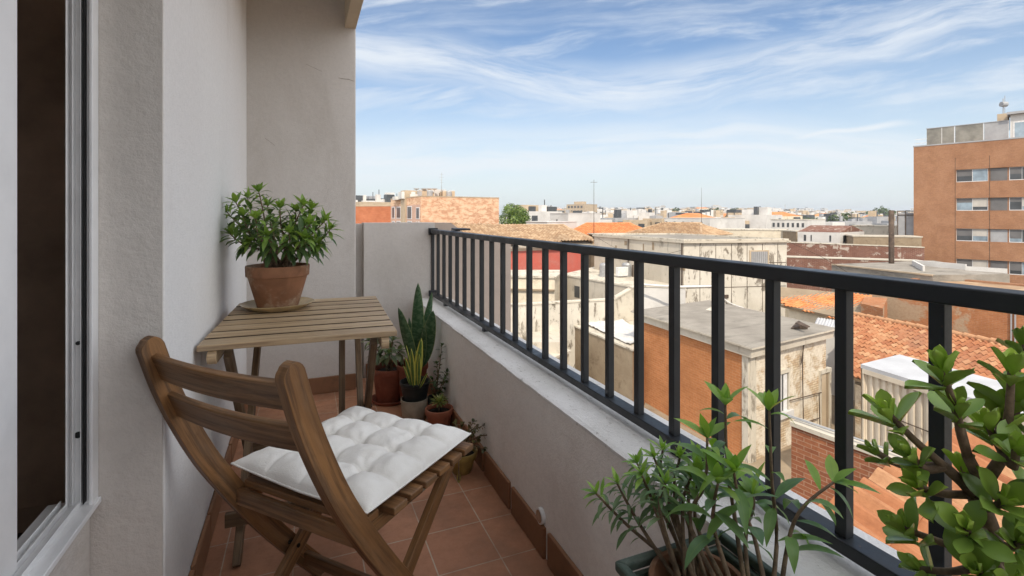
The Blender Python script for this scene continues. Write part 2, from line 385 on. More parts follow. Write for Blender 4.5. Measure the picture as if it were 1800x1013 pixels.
# blades
def blade(name, core1, core2, edge, ew):
    m, N, b = newmat(name); uvo = N.n('ShaderNodeUVMap').outputs[0]; sx = N.n('ShaderNodeSeparateXYZ', i0=uvo).outputs[0]
    mp = N.n('ShaderNodeMapping', Vector=uvo, Scale=(2.5, 55, 1)).outputs[0]; nz = N.n('ShaderNodeTexNoise', Vector=mp, Scale=1., Detail=4., Distortion=1.).outputs[0]
    c = N.mix(N.rng(nz, .42, .62), core1, core2); e = N.rng(N.m('ABSOLUTE', N.m('SUBTRACT', sx, .5)), .5-ew, .5-ew+.03)
    setc(N, b, N.mix(e, c, edge), .4, spec=.4); return m
M['snake'] = blade('snake_leaf', (.035, .085, .035), (.09, .15, .075), (.20, .24, .09), .06)
M['snake_y'] = blade('yellow_edged_leaf', (.07, .15, .035), (.12, .2, .05), (.5, .48, .09), .24)
# town
M['b_orange'] = brick('orange_brick', (.50, .205, .08), (.42, .16, .06), (.48, .27, .15), bw=.3, bh=.095, msz=.008, stain=(.5, .34, .2), samt=.35, sth=(.55, .75))
M['b_apart'] = brick('apartment_brick', (.37, .185, .10), (.31, .15, .085), (.34, .23, .15), bh=.08, msz=.006, stain=(.44, .25, .15), samt=.45, sth=(.42, .7), ssc=.5, sstreak=1.6)
M['b_salmon'] = brick('salmon_brick', (.60, .32, .19), (.50, .23, .12), (.62, .48, .36), bw=.5, bh=.14, stain=(.74, .54, .37), samt=.9, sth=(.40, .58), ssc=2.6, sstreak=.5)
M['b_far'] = brick('far_orange_brick', (.50, .165, .075), (.42, .12, .05), (.5, .3, .2), bw=.4, bh=.14, stain=(.58, .26, .14), samt=.4, ssc=.4)
M['b_cream'] = brick('limewashed_brick', (.60, .49, .34), (.46, .33, .21), (.30, .21, .14), bw=.3, bh=.085, msz=.012, stain=(.66, .60, .50), samt=.9, sth=(.40, .56), ssc=1.6)
M['b_low'] = brick('low_wall_brick', (.36, .14, .07), (.25, .085, .045), (.42, .28, .19), bw=.28, bh=.085, msz=.008, stain=(.36, .22, .15), samt=.6, ssc=.8)
M['b_ruin'] = brick('ruined_brick', (.22, .10, .07), (.16, .07, .05), (.3, .22, .18), bw=.3, bh=.09, stain=(.48, .42, .36), samt=.9, sth=(.55, .62), ssc=1.3)
M['b_patch'] = brick('patched_brick', (.44, .19, .085), (.36, .14, .06), (.4, .25, .16), bh=.08, msz=.006, stain=(.38, .28, .19), samt=1., sth=(.48, .54), ssc=.30)
M['conc'] = plaster('stained_concrete', (.52, .47, .39), (.42, .37, .30), sc1=.5, dirt=(.10, .085, .07), damt=.75, dsc=.9, dth=(.55, .75), streak=3.2, grain=6, bs=.3, bd=.02)
M['conc_peel'] = plaster('peeling_panel_render', (.60, .555, .48), (.49, .45, .38), sc1=.7, dirt=(.12, .095, .07), damt=.85, dsc=.9, dth=(.52, .62), streak=2.6, grain=5, bs=.3, bd=.02)
M['conc_lt'] = plaster('pale_peeling_render', (.58, .53, .44), (.48, .43, .35), sc1=.7, dirt=(.14, .11, .08), damt=.8, dsc=1.3, dth=(.50, .66), streak=2.2, grain=6, bs=.3, bd=.02)
M['conc_roof'] = plaster('old_roof_screed', (.30, .27, .23), (.22, .195, .165), sc1=.8, dirt=(.09, .08, .065), damt=.7, dsc=1.6, streak=.3, grain=9, bs=.5, bd=.03)
M['conc_br'] = plaster('brown_render', (.30, .235, .16), (.24, .18, .12), sc1=1.2, dirt=(.12, .08, .05), damt=.6, dsc=2.2, grain=9, bs=.4, bd=.02)
M['cream'] = plaster('cream_render', (.68, .60, .47), dirt=(.3, .22, .15), damt=.5, dsc=1.4, grain=6)
M['beige_wall'] = plaster('party_wall_paint', (.56, .47, .40), dirt=(.4, .3, .24), damt=.3, dsc=1.4, grain=60)
M['red'] = plaster('faded_red_paint', (.50, .115, .085), (.46, .14, .11), dirt=(.42, .3, .25), damt=.35, dsc=.8, grain=5)
M['white'] = plaster('town_white', (.62, .60, .57), (.50, .48, .46), sc1=.3, dirt=(.3, .27, .24), damt=.35, dsc=.4, grain=3, bs=.1)
M['greyw'] = plaster('town_grey', (.36, .36, .37), dirt=(.2, .19, .18), damt=.35, dsc=.4, grain=3, bs=.1)
M['beigew'] = plaster('town_beige', (.48, .38, .27), dirt=(.25, .18, .12), damt=.35, dsc=.4, grain=3, bs=.1)
M['pinkw'] = plaster('town_pink', (.55, .36, .28), dirt=(.3, .2, .15), damt=.35, dsc=.4, grain=3, bs=.1)
M['win'] = simple('dark_window', (.05, .055, .06), .3, 0, .3, .7, .6)
M['winb'] = simple('blue_window', (.22, .28, .33), .12, 0, .3, .9, .7)
M['shut'] = simple('grey_shutter', (.13, .125, .125), .6, 0, .12, 1)
M['shutl'] = simple('pale_blind', (.45, .42, .38), .7, 0, .1, 1)
M['frame'] = simple('white_window_frame', (.62, .61, .6), .5)
M['sheet'] = simple('cream_sheet_metal', (.58, .50, .39), .5, 0, .12, 1.3)
M['sheetw'] = simple('white_sheet_roof', (.44, .44, .45), .6, 0, .12, 1)
M['galv'] = simple('galvanised', (.33, .33, .33), .5, .4)
M['rust'] = simple('rusty_steel', (.085, .06, .045), .8, .2, .4, 3)
M['tile_a'] = tilemat('pantile_orange', [(.28, .11, .055), (.36, .15, .072), (.40, .19, .095), (.46, .27, .15)], (.26, .15, .10), .55)
M['tile_b'] = tilemat('pantile_brown', [(.30, .19, .11), (.42, .28, .17), (.50, .36, .23)], (.22, .16, .11), .5)
M['tile_r'] = tilemat('tile_bright', [(.50, .17, .06), (.58, .22, .085), (.62, .27, .11)], (.45, .15, .07), .3)
M['screen'] = simple('weathered_screen', (.20, .19, .165), .5, 0, .35, .8)
M['ground'] = plaster('town_ground', (.22, .19, .15), dirt=(.08, .09, .05), damt=.7, dsc=.02, sc1=.01, grain=1, geo=True)

# ------------------------------------------------------------------ geometry helpers for roofs
def inpoly(x, y, poly):
    r = False; j = len(poly)-1
    for i in range(len(poly)):
        xi, yi = poly[i]; xj, yj = poly[j]
        if (yi > y) != (yj > y) and x < (xj-xi)*(y-yi)/(yj-yi)+xi: r = not r
        j = i
    return r
def tiles(mb, poly3, pitch=.22, course=.33, amp=.035, step=.028, sub=6, e=None, jit=.006, updir=None):
    p0 = poly3[0]; n = Vector((0, 0, 0))
    for i in range(len(poly3)): n += (poly3[i]-p0).cross(poly3[(i+1) % len(poly3)]-p0)
    n.normalize()
    if n.z < 0: n = -n
    if updir is not None: s_ = Vector(updir); s_ = (s_-n*s_.dot(n)).normalized()
    else: s_ = (Vector((0, 0, 1))-n*n.z).normalized()
    e = s_.cross(n).normalized()
    pl = [((p-p0).dot(e), (p-p0).dot(s_)) for p in poly3]
    u0, u1 = min(q[0] for q in pl), max(q[0] for q in pl); v0, v1 = min(q[1] for q in pl), max(q[1] for q in pl)
    nc = int((u1-u0)/pitch)+1; nr = int((v1-v0)/course)+1
    rnd = random.Random(5)
    for r in range(nr):
        for c in range(nc):
            du = rnd.uniform(-jit, jit); dh = rnd.uniform(-jit, jit); tl = rnd.uniform(-jit, jit)*1.5
            if not inpoly(u0+(c+.5)*pitch, v0+(r+.5)*course, pl): continue
            vs = []; fs = []; us = []
            for k in range(sub+1):
                a = k/sub; hh = amp*math.cos((a-.5)*2*math.pi*.98)
                uu = u0+(c+a)*pitch+du
                for (vv_, hs_) in ((v0+r*course, step+dh), (v0+(r+1)*course+.03, 0+dh+tl)):
                    vs.append(p0+e*uu+s_*vv_+n*(hh+hs_))
                vs.append(p0+e*uu+s_*(v0+r*course)+n*(hh*.9-step*.6))
            for k in range(sub):
                b = k*3; fs += [(b, b+3, b+4, b+1), (b+2, b+5, b+3, b)]
                q = [(c+.1+.8*k/sub, r+.1), (c+.1+.8*(k+1)/sub, r+.1), (c+.1+.8*(k+1)/sub, r+.9), (c+.1+.8*k/sub, r+.9)]
                us += [q, [(x, r+.1) for x, _ in q]]
            mb.mesh(vs, fs, us)
def slab_under(mb, poly3, d=.12):
    n = Vector((0, 0, 0)); p0 = poly3[0]
    for i in range(len(poly3)): n += (poly3[i]-p0).cross(poly3[(i+1) % len(poly3)]-p0)
    n.normalize()
    if n.z < 0: n = -n
    a = [p-n*.05 for p in poly3]; b = [p-n*(.05+d) for p in poly3]; k = len(a)
    mb.face(a); mb.face(b[::-1])
    for i in range(k): mb.face([a[i], b[i], b[(i+1) % k], a[(i+1) % k]])
def lerp(a, b, t): return a+(b-a)*t
def wallwin(mb, A, B, t0, t1, z0, z1, out=.03, depth=.06, mi=0):
    """a box panel set on the wall line A-B (world xy), out metres proud towards the eye"""
    a = lerp(A, B, t0); b = lerp(A, B, t1); d = (b-a).normalized(); n = Vector((d.y, -d.x, 0))
    if n.dot(Vector((-a.x, -a.y, 0))) < 0: n = -n
    q = [a+n*out, b+n*out, b+n*(out-depth), a+n*(out-depth)]
    mb.prism(q, z0, z1, mi)
def pxt(A, B, px):                       # parameter on the wall line A-B seen at photo column px
    k = (px-900)/880
    f = lambda p: p.dot(RGT)-k*p.dot(FWD)
    fa, fb = f(Vector((A.x, A.y, 0))), f(Vector((B.x, B.y, 0)))
    return fa/(fa-fb)
def zat(A, B, px, py):                   # height on the wall line seen at photo point
    p = lerp(A, B, pxt(A, B, px)); return CH+(379-py)/880*Vector((p.x, p.y, 0)).dot(FWD)
def flat(v): return Vector((v.x, v.y, 0))
#@@PART2
# ================================================================== BALCONY
def prismobj(name, poly, z0, z1, mat, parent=None, bevel=0, **k):
    mb = MB(); mb.prism(poly, z0, z1); return mb.build(name, mat, parent, bevel=bevel, **k)
def rect(x0, y0, x1, y1): return [(x0, y0), (x1, y0), (x1, y1), (x0, y1)]
XL0, XL1, YP, XI = -.312, -.328, 3.465, .749       # left wall line, end pillar plane, parapet face
floor = MB(); floor.prism(rect(-.47, -1.4, 1.0, 3.67), -.2, 0); struct(floor.build('balcony_floor', M['tiles']))

hb = thing('apartment_house', 'rough grey-white rendered walls around the balcony, with a dark opening at far left', 'building', (-.4, 1.5, 0))
def rough_wall(poly, z0, z1, name, mat):
    mb = MB(); mb.prism(poly, z0, z1); return mb.build(name, mat, hb, bevel=.008, seg=3)
o = rough_wall([(XL0, 1.44), (XL1, YP+.01), (-.487, YP+.01), (-.487, 1.44)], 0, 2.75, 'side_wall', M['wall'])
mb = MB(); mb.prism([(XL0-.003, 1.432), (XL0-.003, 1.4397), (-.487, 1.4397), (-.487, 1.432)], 0, 2.75); mb.build('reveal_wall', M['wall_rough'], hb)
rough_wall(rect(-.9, YP, .315, 3.95), -10, 3.2, 'end_wall', M['wall_end'])
rough_wall(rect(-.535, -1.4, -.452, 1.43), -.2, .49, 'wall_below_window', M['wall_rough'])
rough_wall(rect(-.9, -1.62, 1.0, -1.4), -.2, 1.1, 'rear_wall', M['wall'])
prismobj('ceiling', rect(-.9, -1.6, .245, 3.95), 2.62, 2.85, M['wall'], hb)
prismobj('ceiling_beam', rect(.245, -1.6, .315, YP), CH+1.235, 2.62, M['ceil'], hb, bevel=.003)
prismobj('lower_facade', rect(-3.4, -1.4, .97, 3.6), GROUND-.5, -.2, M['wall'], hb)
prismobj('upper_facade', rect(-3.4, -8, -.91, 3.9), 2.86, 8, M['wall'], hb); prismobj('facade_beyond', rect(-3.4, -8, -.6, -1.63), GROUND, 2.855, M['wall'], hb)
# dark room behind the opening
mb = MB(); mb.prism(rect(-3.2, 2.35, -.52, 2.45), 0, 2.7); mb.prism(rect(-3.3, -1.3, -3.2, 2.45), 0, 2.7); mb.prism(rect(-3.2, -1.38, -.54, -1.3), 0, 2.7); mb.build('room_wall', M['room'], hb)
mb = MB(); mb.prism(rect(-3.2, -1.3, -.54, 2.35), -.19, .004); mb.build('room_floor', M['roomfloor'], hb)
mb = MB(); mb.prism(rect(-3.2, -1.3, -.91, 2.35), 2.55, 2.7); mb.build('room_ceiling', M['room'], hb)
mb = MB()
for k in range(5): mb.prism(rect(-2.63+k*.42, 2.325, -2.63+k*.42+.41, 2.349), .1, 2.6)
mb.build('room_panel', M['room'], hb, bevel=.004)
# crack lines in the end wall plaster
def crack(pts, r=.0012):
    mb = MB(); q = []
    for px, py in pts:
        k = (px-900)/880; z = YP/(CA-k*SA) if False else None
        d = FWD+RGT*k; t = (YP-.0005)/d.y; q.append(Vector((d.x*t, YP-.0004, CH+(379-py)/880*t)))
    mb.tube(q, r, 5); return mb.build('crack', M['stem'], hb)
crack([(595, 137), (604, 139), (612, 139.5), (622, 143)]); crack([(466, 243), (474, 249), (483, 256)], .0008)
crack([(538, 113), (551, 119), (566, 126)], .0007)
# skirting, two walls, one part each
def skirting(name, A, B, n, parent, h=.105, t=.013):
    A, B, n = Vector(A), Vector(B), Vector(n); L = (B-A).length; k = int(L/.33)+1; mb = MB()
    for i in range(k):
        a = lerp(A, B, i/k+.003); b = lerp(A, B, (i+1)/k-.003); q = [a, b, b+n*t, a+n*t]
        mb.prism([(p.x, p.y) for p in q], 0.001, h+random.uniform(-.003, .003))
    return mb.build(name, M['skirt'], parent, bevel=.003)
skirting('skirting', (XL0+.001, 1.45, 0), (XL1+.001, YP-.001, 0), (1, 0, 0), hb)
skirting('skirting', (-.31, YP-.001, 0), (.315, YP-.001, 0), (0, -1, 0), hb)
skirting('skirting', (.317, YP+.02, 0), (.317, 3.7, 0), (1, 0, 0), hb)

par = thing('parapet', 'pale rendered parapet under the railing with a rough mortar ledge on top', 'wall', (.87, 1.1, 0))
prismobj('wall_body', rect(XI, -1.39, 1.0, 3.669), -.25, .528, M['parapet'], par)
mb = MB()                                # ledge: a gridded slab with an uneven inner edge
NY = 150; rows = []
for i in range(NY+1):
    y = -1.39+(3.669+1.39)*i/NY; w1 = noise.noise(Vector((y*6, 0, 0)))*.0035+noise.noise(Vector((y*23, 3, 0)))*.002
    rows.append([Vector((XI-.002+w1, y, .5281)), Vector((XI-.001+w1, y, .5365+w1*.4)), Vector((XI+.012, y, .540)), Vector((1.004, y, .5355)), Vector((1.004, y, .5281))])
for i in range(NY):
    for j in range(4): mb.face([rows[i][j], rows[i+1][j], rows[i+1][j+1], rows[i][j+1]], [(p.x, p.y) for p in (rows[i][j], rows[i+1][j], rows[i+1][j+1], rows[i][j+1])])
mb.build('ledge', M['ledge'], par, smooth=False)
skirting('skirting', (XI, -1.3, 0), (XI, 3.66, 0), (-1, 0, 0), par)

ew = thing('boundary_wall', 'pale low rendered wall closing the far end of the balcony where the railing stops', 'wall', (.8, 3.75, 0))
def xzwall(pts, y0, y1, mat, name):
    mb = MB(); a = [Vector((x, y0, z)) for x, z in pts]; b = [Vector((x, y1, z)) for x, z in pts]; n = len(pts)
    mb.face(a); mb.face(b[::-1])
    for i in range(n): mb.face([a[i], b[i], b[(i+1) % n], a[(i+1) % n]])
    return mb.build(name, mat, ew, bevel=.004)
xzwall([(.39, -.1), (.9, -.1), (.9, 1.097), (.39, 1.097)], 3.67, 3.84, M['wall_end'], 'inner_panel')
xzwall([(.9, -10), (1.514, -10), (1.514, .975), (1.13, .98), (1.11, 1.03), (1.025, 1.095), (.902, 1.095)], 3.675, 3.835, M['beige_wall'], 'outer_panel')
xzwall([(.316, -.1), (.389, -.1), (.389, 1.09), (.316, 1.09)], 3.78, 3.87, M['wall_end'], 'recess_panel')
skirting('skirting', (.40, 3.669, 0), (.74, 3.669, 0), (0, -1, 0), ew)

# railing
rl = thing('railing', 'dark grey square-bar metal railing fixed on the parapet ledge', 'railing', (.88, 1.1, .54))
XR = .882; ZT = 1.048; ZB = .585
mb = MB(); mb.bar((XR, -1.38, ZT-.014), (XR, 3.665, ZT-.014), .046, .028); mb.build('top_rail', M['rail'], rl, bevel=.003)
mb = MB(); mb.bar((XR, -1.38, ZB-.012), (XR, 3.665, ZB-.012), .042, .024); mb.build('bottom_rail', M['rail'], rl, bevel=.002)
for k in range(-9, 22):
    z = .752+.1335*k+.00038*k*abs(k); y = (z-.383*XR)/.924
    if y < -1.35: continue
    mb = MB(); mb.bar((XR, y, ZB), (XR, y, ZT-.028), .021, .021, (0, 1, 0)); mb.build('baluster', M['rail'], rl, bevel=.0015)
mb = MB(); mb.box((XR, 3.654, ZT-.016), (.065, .03, .05)); mb.build('wall_bracket', M['rail'], rl, bevel=.002)
mb = MB(); mb.box((XR, 3.654, ZB-.012), (.06, .03, .045)); mb.build('wall_bracket', M['rail'], rl, bevel=.002)
for y in (.1, 1.02, 2.5, 3.3):
    mb = MB(); mb.box((XR+.004, y, .560), (.03, .03, .044)); mb.build('foot', M['rail'], rl)
pl = MB(); c_ = P(806, 405, 3.45); pl.box((.95, 3.17, ZT+.012), (.085, .16, .012)); pl.box((.905, 3.14, ZT+.003), (.05, .05, .006))
tag(pl.build('flat_plate', M['rail'], bevel=.003), 'small flat black plate lying on the far end of the top rail', 'plate')

# wall cap near the skirting
mb = MB(); q = Vector((XI-.001, 1.536, .128)); n = 28
mb.tube([q+Vector((.004, 0, 0)), q-Vector((.012, 0, 0))], .026, n)
dc = mb.build('drain_cap', M['pvc'], bevel=.001); tag(dc, 'small round shiny drain cap low on the parapet just above the skirting', 'drain cap')
mb = MB(); mb.tube([q-Vector((.0118, 0, 0)), q-Vector((.0135, 0, 0))], .021, n); mb.build('cap_face', simple('polished_cap', (.5, .5, .48), .12, 1., .05, 3), dc, local=False)

# sliding window at far left
sw = thing('sliding_window', 'white framed sliding window standing open at the left edge, with black screw caps in its jamb', 'window', (-.46, .2, .49))
def vbar(name, x0, x1, y0, y1, z0, z1, parent=sw, mat='pvc', bv=.002):
    mb = MB(); mb.prism(rect(x0, y0, x1, y1), z0, z1); return mb.build(name, M[mat], parent, bevel=bv)
jf = vbar('jamb', -.484, -.4455, 1.405, 1.431, .49, 2.6)
vbar('outer_trim', -.4455, -.438, 1.395, 1.431, .49, 2.6); vbar('track_fin', -.459, -.457, 1.390, 1.405, .51, 2.6)
vbar('track_fin', -.4535, -.4515, 1.388, 1.405, .51, 2.6, mat='rubber', bv=0); vbar('track_fin', -.4735, -.4715, 1.390, 1.405, .51, 2.6)
vbar('track_fin', -.484, -.481, 1.387, 1.405, .51, 2.6)
for zc, r in ((.865, .0045), (.66, .007)):
    mb = MB(); mb.tube([(-.4665, 1.4055, zc), (-.4665, 1.402, zc)], r, 16); mb.build('screw_cap', M['rubber'], jf)
vbar('sill', -.53, -.432, -1.38, 1.43, .490, .503); vbar('sill_track', -.462, -.459, -1.38, 1.404, .503, .517)
vbar('sill_track', -.485, -.482, -1.38, 1.404, .503, .517); vbar('sill_track', -.499, -.496, -1.38, 1.404, .503, .520)
sl = vbar('sliding_leaf', -.482, -.470, 1.085, 1.157, .522, 2.58); vbar('leaf_rail', -.482, -.470, -.3, 1.0845, .522, .58, sl); vbar('leaf_stile', -.482, -.470, -.36, -.3005, .522, 2.58, sl)
mb = MB(); mb.prism(rect(-.478, -.3, -.475, 1.0845), .58, 2.57); mb.build('glass', M['winb'], sl)

# ---- table
TBL = Vector((.012, 2.18, 0)); TR = R_(-2.2)
tb = thing('folding_table', 'slatted weathered wooden folding table against the left wall', 'table', TBL, TR)
def tmb(name, mat, parent, f, bevel=.002, smooth=False):
    mb = MB(); f(mb); return mb.build(name, mat, parent, local=True, bevel=bevel, smooth=smooth)
for i in range(8):
    yc = -.41+.051+i*.1026
    sl_ = tmb('slat', [M['wood_table'], M['wood_gap_shade']], tb, lambda mb: mb.bar((-.303, yc+random.uniform(-.0015, .0015), .739+random.uniform(-.001, .001)), (.303, yc, .739), .086, .019), .003)
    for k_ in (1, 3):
        if not (i == 0 and k_ == 1): sl_.data.polygons[k_].material_index = 1  # slat sides facing a gap get the painted shade
for s in (-1, 1):
    tmb('side_rail', M['wood_table'], tb, lambda mb: (mb.bar((s*.262, -.395, .708), (s*.262, .38, .708), .026, .042), mb.tube([(s*.262-.013, -.39, .708), (s*.262+.013, -.39, .708)], .021, 16)), .002)
    tmb('leg', M['wood_leg'], tb, lambda mb: mb.bar((s*.232, -.31, .70), (s*.232, .30, 0.0), .024, .042), .002)
    tmb('leg', M['wood_leg'], tb, lambda mb: mb.bar((s*.204, .30, .70), (s*.204, -.33, 0.0), .024, .042), .002)
    tmb('hinge', M['metal_dark'], tb, lambda mb: mb.tube([(s*.185, -.005, .353), (s*.25, -.005, .353)], .008, 10), 0)
tmb('stretcher', M['wood_leg'], tb, lambda mb: mb.bar((-.245, -.285, .135), (.245, -.285, .135), .02, .045), .002)
tmb('stretcher', M['wood_leg'], tb, lambda mb: mb.bar((-.24, .27, .135), (.24, .27, .135), .02, .045), .002)
tmb('cross_bar', M['metal_dark'], tb, lambda mb: mb.bar((-.22, -.18, .700), (.13, -.10, .700), .018, .018), .001)
tmb('prop', M['wood_leg'], tb, lambda mb: mb.bar((.13, -.06, .71), (.13, -.02, .0), .022, .024), .002)
tmb('cross_bar', M['wood_table'], tb, lambda mb: mb.bar((-.24, .22, .690), (.24, .22, .690), .02, .04), .002)
tmb('latch', M['metal_dark'], tb, lambda mb: (mb.box((.13, -.09, .698), (.03, .03, .05)), mb.box((-.09, -.15, .700), (.025, .03, .05))), .002)

# ---- plants and pots
def potobj(parent, r1, r0, h, rim, mat, c=(0, 0, 0), thick=.008, soil=.86, local=False, n=48):
    mb = MB(); rr = r1
    body = r1-thick*.9 if rim else r1
    pr = [(0, 0), (r0*.96, 0), (r0, .004)]
    if rim: pr += [(lerp(r0, body, .99), h-rim-.002), (r1-.001, h-rim), (r1, h-rim+.003), (r1+.0015, h-.004), (r1, h)]
    else: pr += [(r1, h-.004), (r1-.001, h)]
    pr += [(r1-thick, h), (r1-thick-.001, h-.004), (lerp(r0, r1, soil)-thick, h*soil-.003)]
    mb.lathe(pr, c, n, wob=.004); p = mb.build('pot', mat, parent, smooth=True)
    p.modifiers.new('e', 'EDGE_SPLIT').split_angle = R_(38)
    mb = MB(); rs = lerp(r0, r1, soil)-thick+.001; N_ = 22; rnd = random.Random(3)
    mb.lathe([(rs*k/6+.0001, h*soil-.004+rnd.uniform(-.003, .004)) for k in range(7)][::-1], c, N_)
    mb.build('soil', M['soil'], parent, smooth=False); return p
GREENS = [(.08, .16, .045), (.11, .21, .05), (.07, .14, .045), (.14, .25, .065)]
YOUNG = [(.24, .40, .07), (.30, .46, .09), (.20, .36, .07)]
def rv(a=1.): return Vector((random.uniform(-a, a), random.uniform(-a, a), random.uniform(-a, a)))
def smoothpts(p, k=4):
    p = [Vector(q) for q in p]; out = []
    for i in range(len(p)-1):
        a = p[max(i-1, 0)]; b = p[i]; c = p[i+1]; d = p[min(i+2, len(p)-1)]
        for j in range(k):
            t = j/k; out.append(.5*((2*b)+(-a+c)*t+(2*a-5*b+4*c-d)*t*t+(-a+3*b-3*c+d)*t**3))
    return out+[p[-1]]
def sprig(ms, ml, pts, r0, r1, n, L, W_, t0=.3, droop=.5, spread=.75, cols=GREENS, young=YOUNG, tipn=7, fold=.25, pw=1.0, peak=.45, tipL=.85, seg=6, wob=.3, young_t=.85, thick=0):
    p = smoothpts(pts); m = len(p); ms.tube(p, [lerp(r0, r1, i/(m-1)) for i in range(m)], 7)
    ph = random.random()*6
    for k in range(n):
        t = t0+(1-t0)*(k+random.random()*.7)/n; x = t*(m-1); i = min(int(x), m-2); b = lerp(p[i], p[i+1], x-i); d = (p[i+1]-p[i]).normalized()
        ph += 2.4+random.uniform(-wob, wob); side = d.cross(Vector((0, .1, 1)) if abs(d.z) < .9 else Vector((1, 0, 0))).normalized(); o2 = d.cross(side)
        out = side*math.cos(ph)+o2*math.sin(ph)
        dd = (out*spread+d*(1-spread*.45)+rv(.12)).normalized()
        l = L*random.uniform(.65, 1.12)*(1 if t < .9 else .85)
        cpal = young if (t > young_t and random.random() < .75) else cols
        c = random.choice(cpal); f = random.uniform(.8, 1.2); c = tuple(v*f for v in c)
        ml.leaf(b+out*r0*.6, dd, l, W_*random.uniform(.8, 1.1)*l/L, None, droop*random.uniform(.4, 1.4), fold, pw, c, seg, peak=peak, thick=thick)
    d = (p[-1]-p[-3]).normalized()
    for k in range(tipn):
        ph += 2.4; side = d.cross(Vector((1, 0, .3))).normalized(); o2 = d.cross(side); out = side*math.cos(ph)+o2*math.sin(ph)
        s_ = k/max(1, tipn-1); dd = (d*(1.2-s_*.6)+out*(.25+.55*s_)).normalized(); c = random.choice(young); l = L*tipL*(.5+.5*s_)
        ml.leaf(p[-1], dd, l, W_*(.7+.3*s_), None, droop*.35, fold, pw, c, seg, peak=peak, thick=thick)
def plantobjs(root, ms, ml, lm='leaf', sm='stem', solid=0, name='foliage'):
    ms.build('stem', M[sm], root, smooth=True); return ml.build(name, M[lm], root, smooth=True)

# 1 bushy plant on the table
c = Vector((-.105, 2.385, .7495))
mb = MB(); mb.lathe([(0, 0), (.10, 0), (.105, .003), (.140, .020), (.147, .026), (.143, .0275), (.104, .009), (0, .008)], c, 64)
o = mb.build('saucer', M['saucer'], smooth=True); tag(o, 'wide glazed ochre saucer under the terracotta pot on the table', 'saucer')
o.modifiers.new('e', 'EDGE_SPLIT').split_angle = R_(50)
pc = c+Vector((-.0, 0, .0092))
r = thing('potted_plant', 'leafy green bush in a weathered terracotta pot on the wooden table', 'potted plant', pc)
potobj(r, .125, .082, .178, .045, M['terra'], pc)
ms, ml = MB(), MB(); base = pc+Vector((0, 0, .15)); random.seed(21)
tips = [(455, 338, 2.17), (415, 357, 2.12), (398, 372, 2.2), (435, 348, 2.3), (492, 366, 2.1), (470, 362, 2.32), (405, 412, 2.1), (425, 405, 2.3), (520, 372, 2.15), (548, 368, 2.25), (533, 362, 2.12), (572, 388, 2.2), (580, 404, 2.1), (560, 430, 2.12), (440, 425, 2.05), (470, 415, 2.0), (508, 410, 2.02), (535, 420, 2.03), (552, 405, 2.32), (512, 395, 2.36), (450, 385, 2.03), (485, 392, 2.4), (427, 380, 2.08), (545, 395, 2.06)]
for px, py, z in tips:
    t = P(px, py, z); b = base+Vector((random.uniform(-.05, .05), random.uniform(-.04, .04), 0)); h = t-b
    mid = b+Vector((h.x*.3, h.y*.3, h.z*.45))+rv(.01); mid2 = b+Vector((h.x*.75, h.y*.75, h.z*.75))+rv(.01)
    sprig(ms, ml, [b, mid, mid2, t], .0055, .002, 19, .080, .024, t0=.42, droop=.75, spread=.85, tipn=9, seg=5, young_t=.86, cols=[(.085, .15, .05), (.11, .19, .055), (.07, .125, .045), (.15, .23, .07)], young=[(.22, .33, .07), (.26, .38, .08), (.17, .28, .06)])
plantobjs(r, ms, ml)

def pot_at(px, py, h=CH): return G(px, py, h)
# 2 terracotta pot with saucer under the table corner
random.seed(31)
c = Vector((.492, 3.17, .0)); mb = MB(); mb.lathe([(0, 0), (.105, 0), (.118, .022), (.113, .023), (.10, .006), (0, .005)], c, 48)
tag(mb.build('saucer', M['terra_red'], smooth=True), 'round terracotta saucer on the floor tiles below the red pot behind the table leg', 'saucer')
pc = c+Vector((0, 0, .0062)); r = thing('potted_plant', 'grey-green broad leaved plant in a red terracotta pot behind the table leg', 'potted plant', pc)
potobj(r, .108, .082, .205, .035, M['terra_red'], pc)
ms, ml = MB(), MB(); b = pc+Vector((0, 0, .17)); GG = [(.14, .17, .09), (.10, .14, .07), (.19, .21, .12)]
for px, py, z in [(672, 605, 3.1), (690, 600, 3.15), (660, 622, 3.05), (702, 618, 3.1), (684, 622, 3.0), (650, 600, 3.15)]:
    t = P(px, py, z); sprig(ms, ml, [b+rv(.02), lerp(b, t, .6)+Vector((0, 0, .02)), t], .006, .003, 9, .085, .032, t0=.4, droop=1.2, spread=1., cols=GG, young=GG, tipn=6)
plantobjs(r, ms, ml)
# 3 tall snake plant
c = Vector((.615, 3.08, 0)); r = thing('snake_plant', 'tall banded snake plant rising in the far corner from a dull red pot', 'potted plant', c)
potobj(r, .095, .075, .24, .03, M['terra_red'], c); random.seed(5)
def blades(r, lst, z, mat, y=0):
    mb = MB()
    for (bx, by, tx, ty, wpx, dz) in lst:
        b = P(bx, by, z+dz*.3); t = P(tx, ty, z+dz); d = t-b
        mb.leaf(b, d, d.length, wpx*.84*z/880, FWD+rv(.3), droop=-.02, fold=.28, pw=.62, seg=12, peak=.42, thick=.006)
    return mb.build('foliage', mat, r, smooth=True)
blades(r, [(733, 640, 735, 497, 27, -.05), (729, 645, 700, 541, 24, -.1), (738, 640, 760, 513, 19, .02), (742, 645, 762, 546, 30, -.12), (726, 640, 719, 558, 14, .05), (737, 650, 747, 575, 18, -.16), (735, 640, 727, 560, 20, .1)], 3.03, M['snake'])
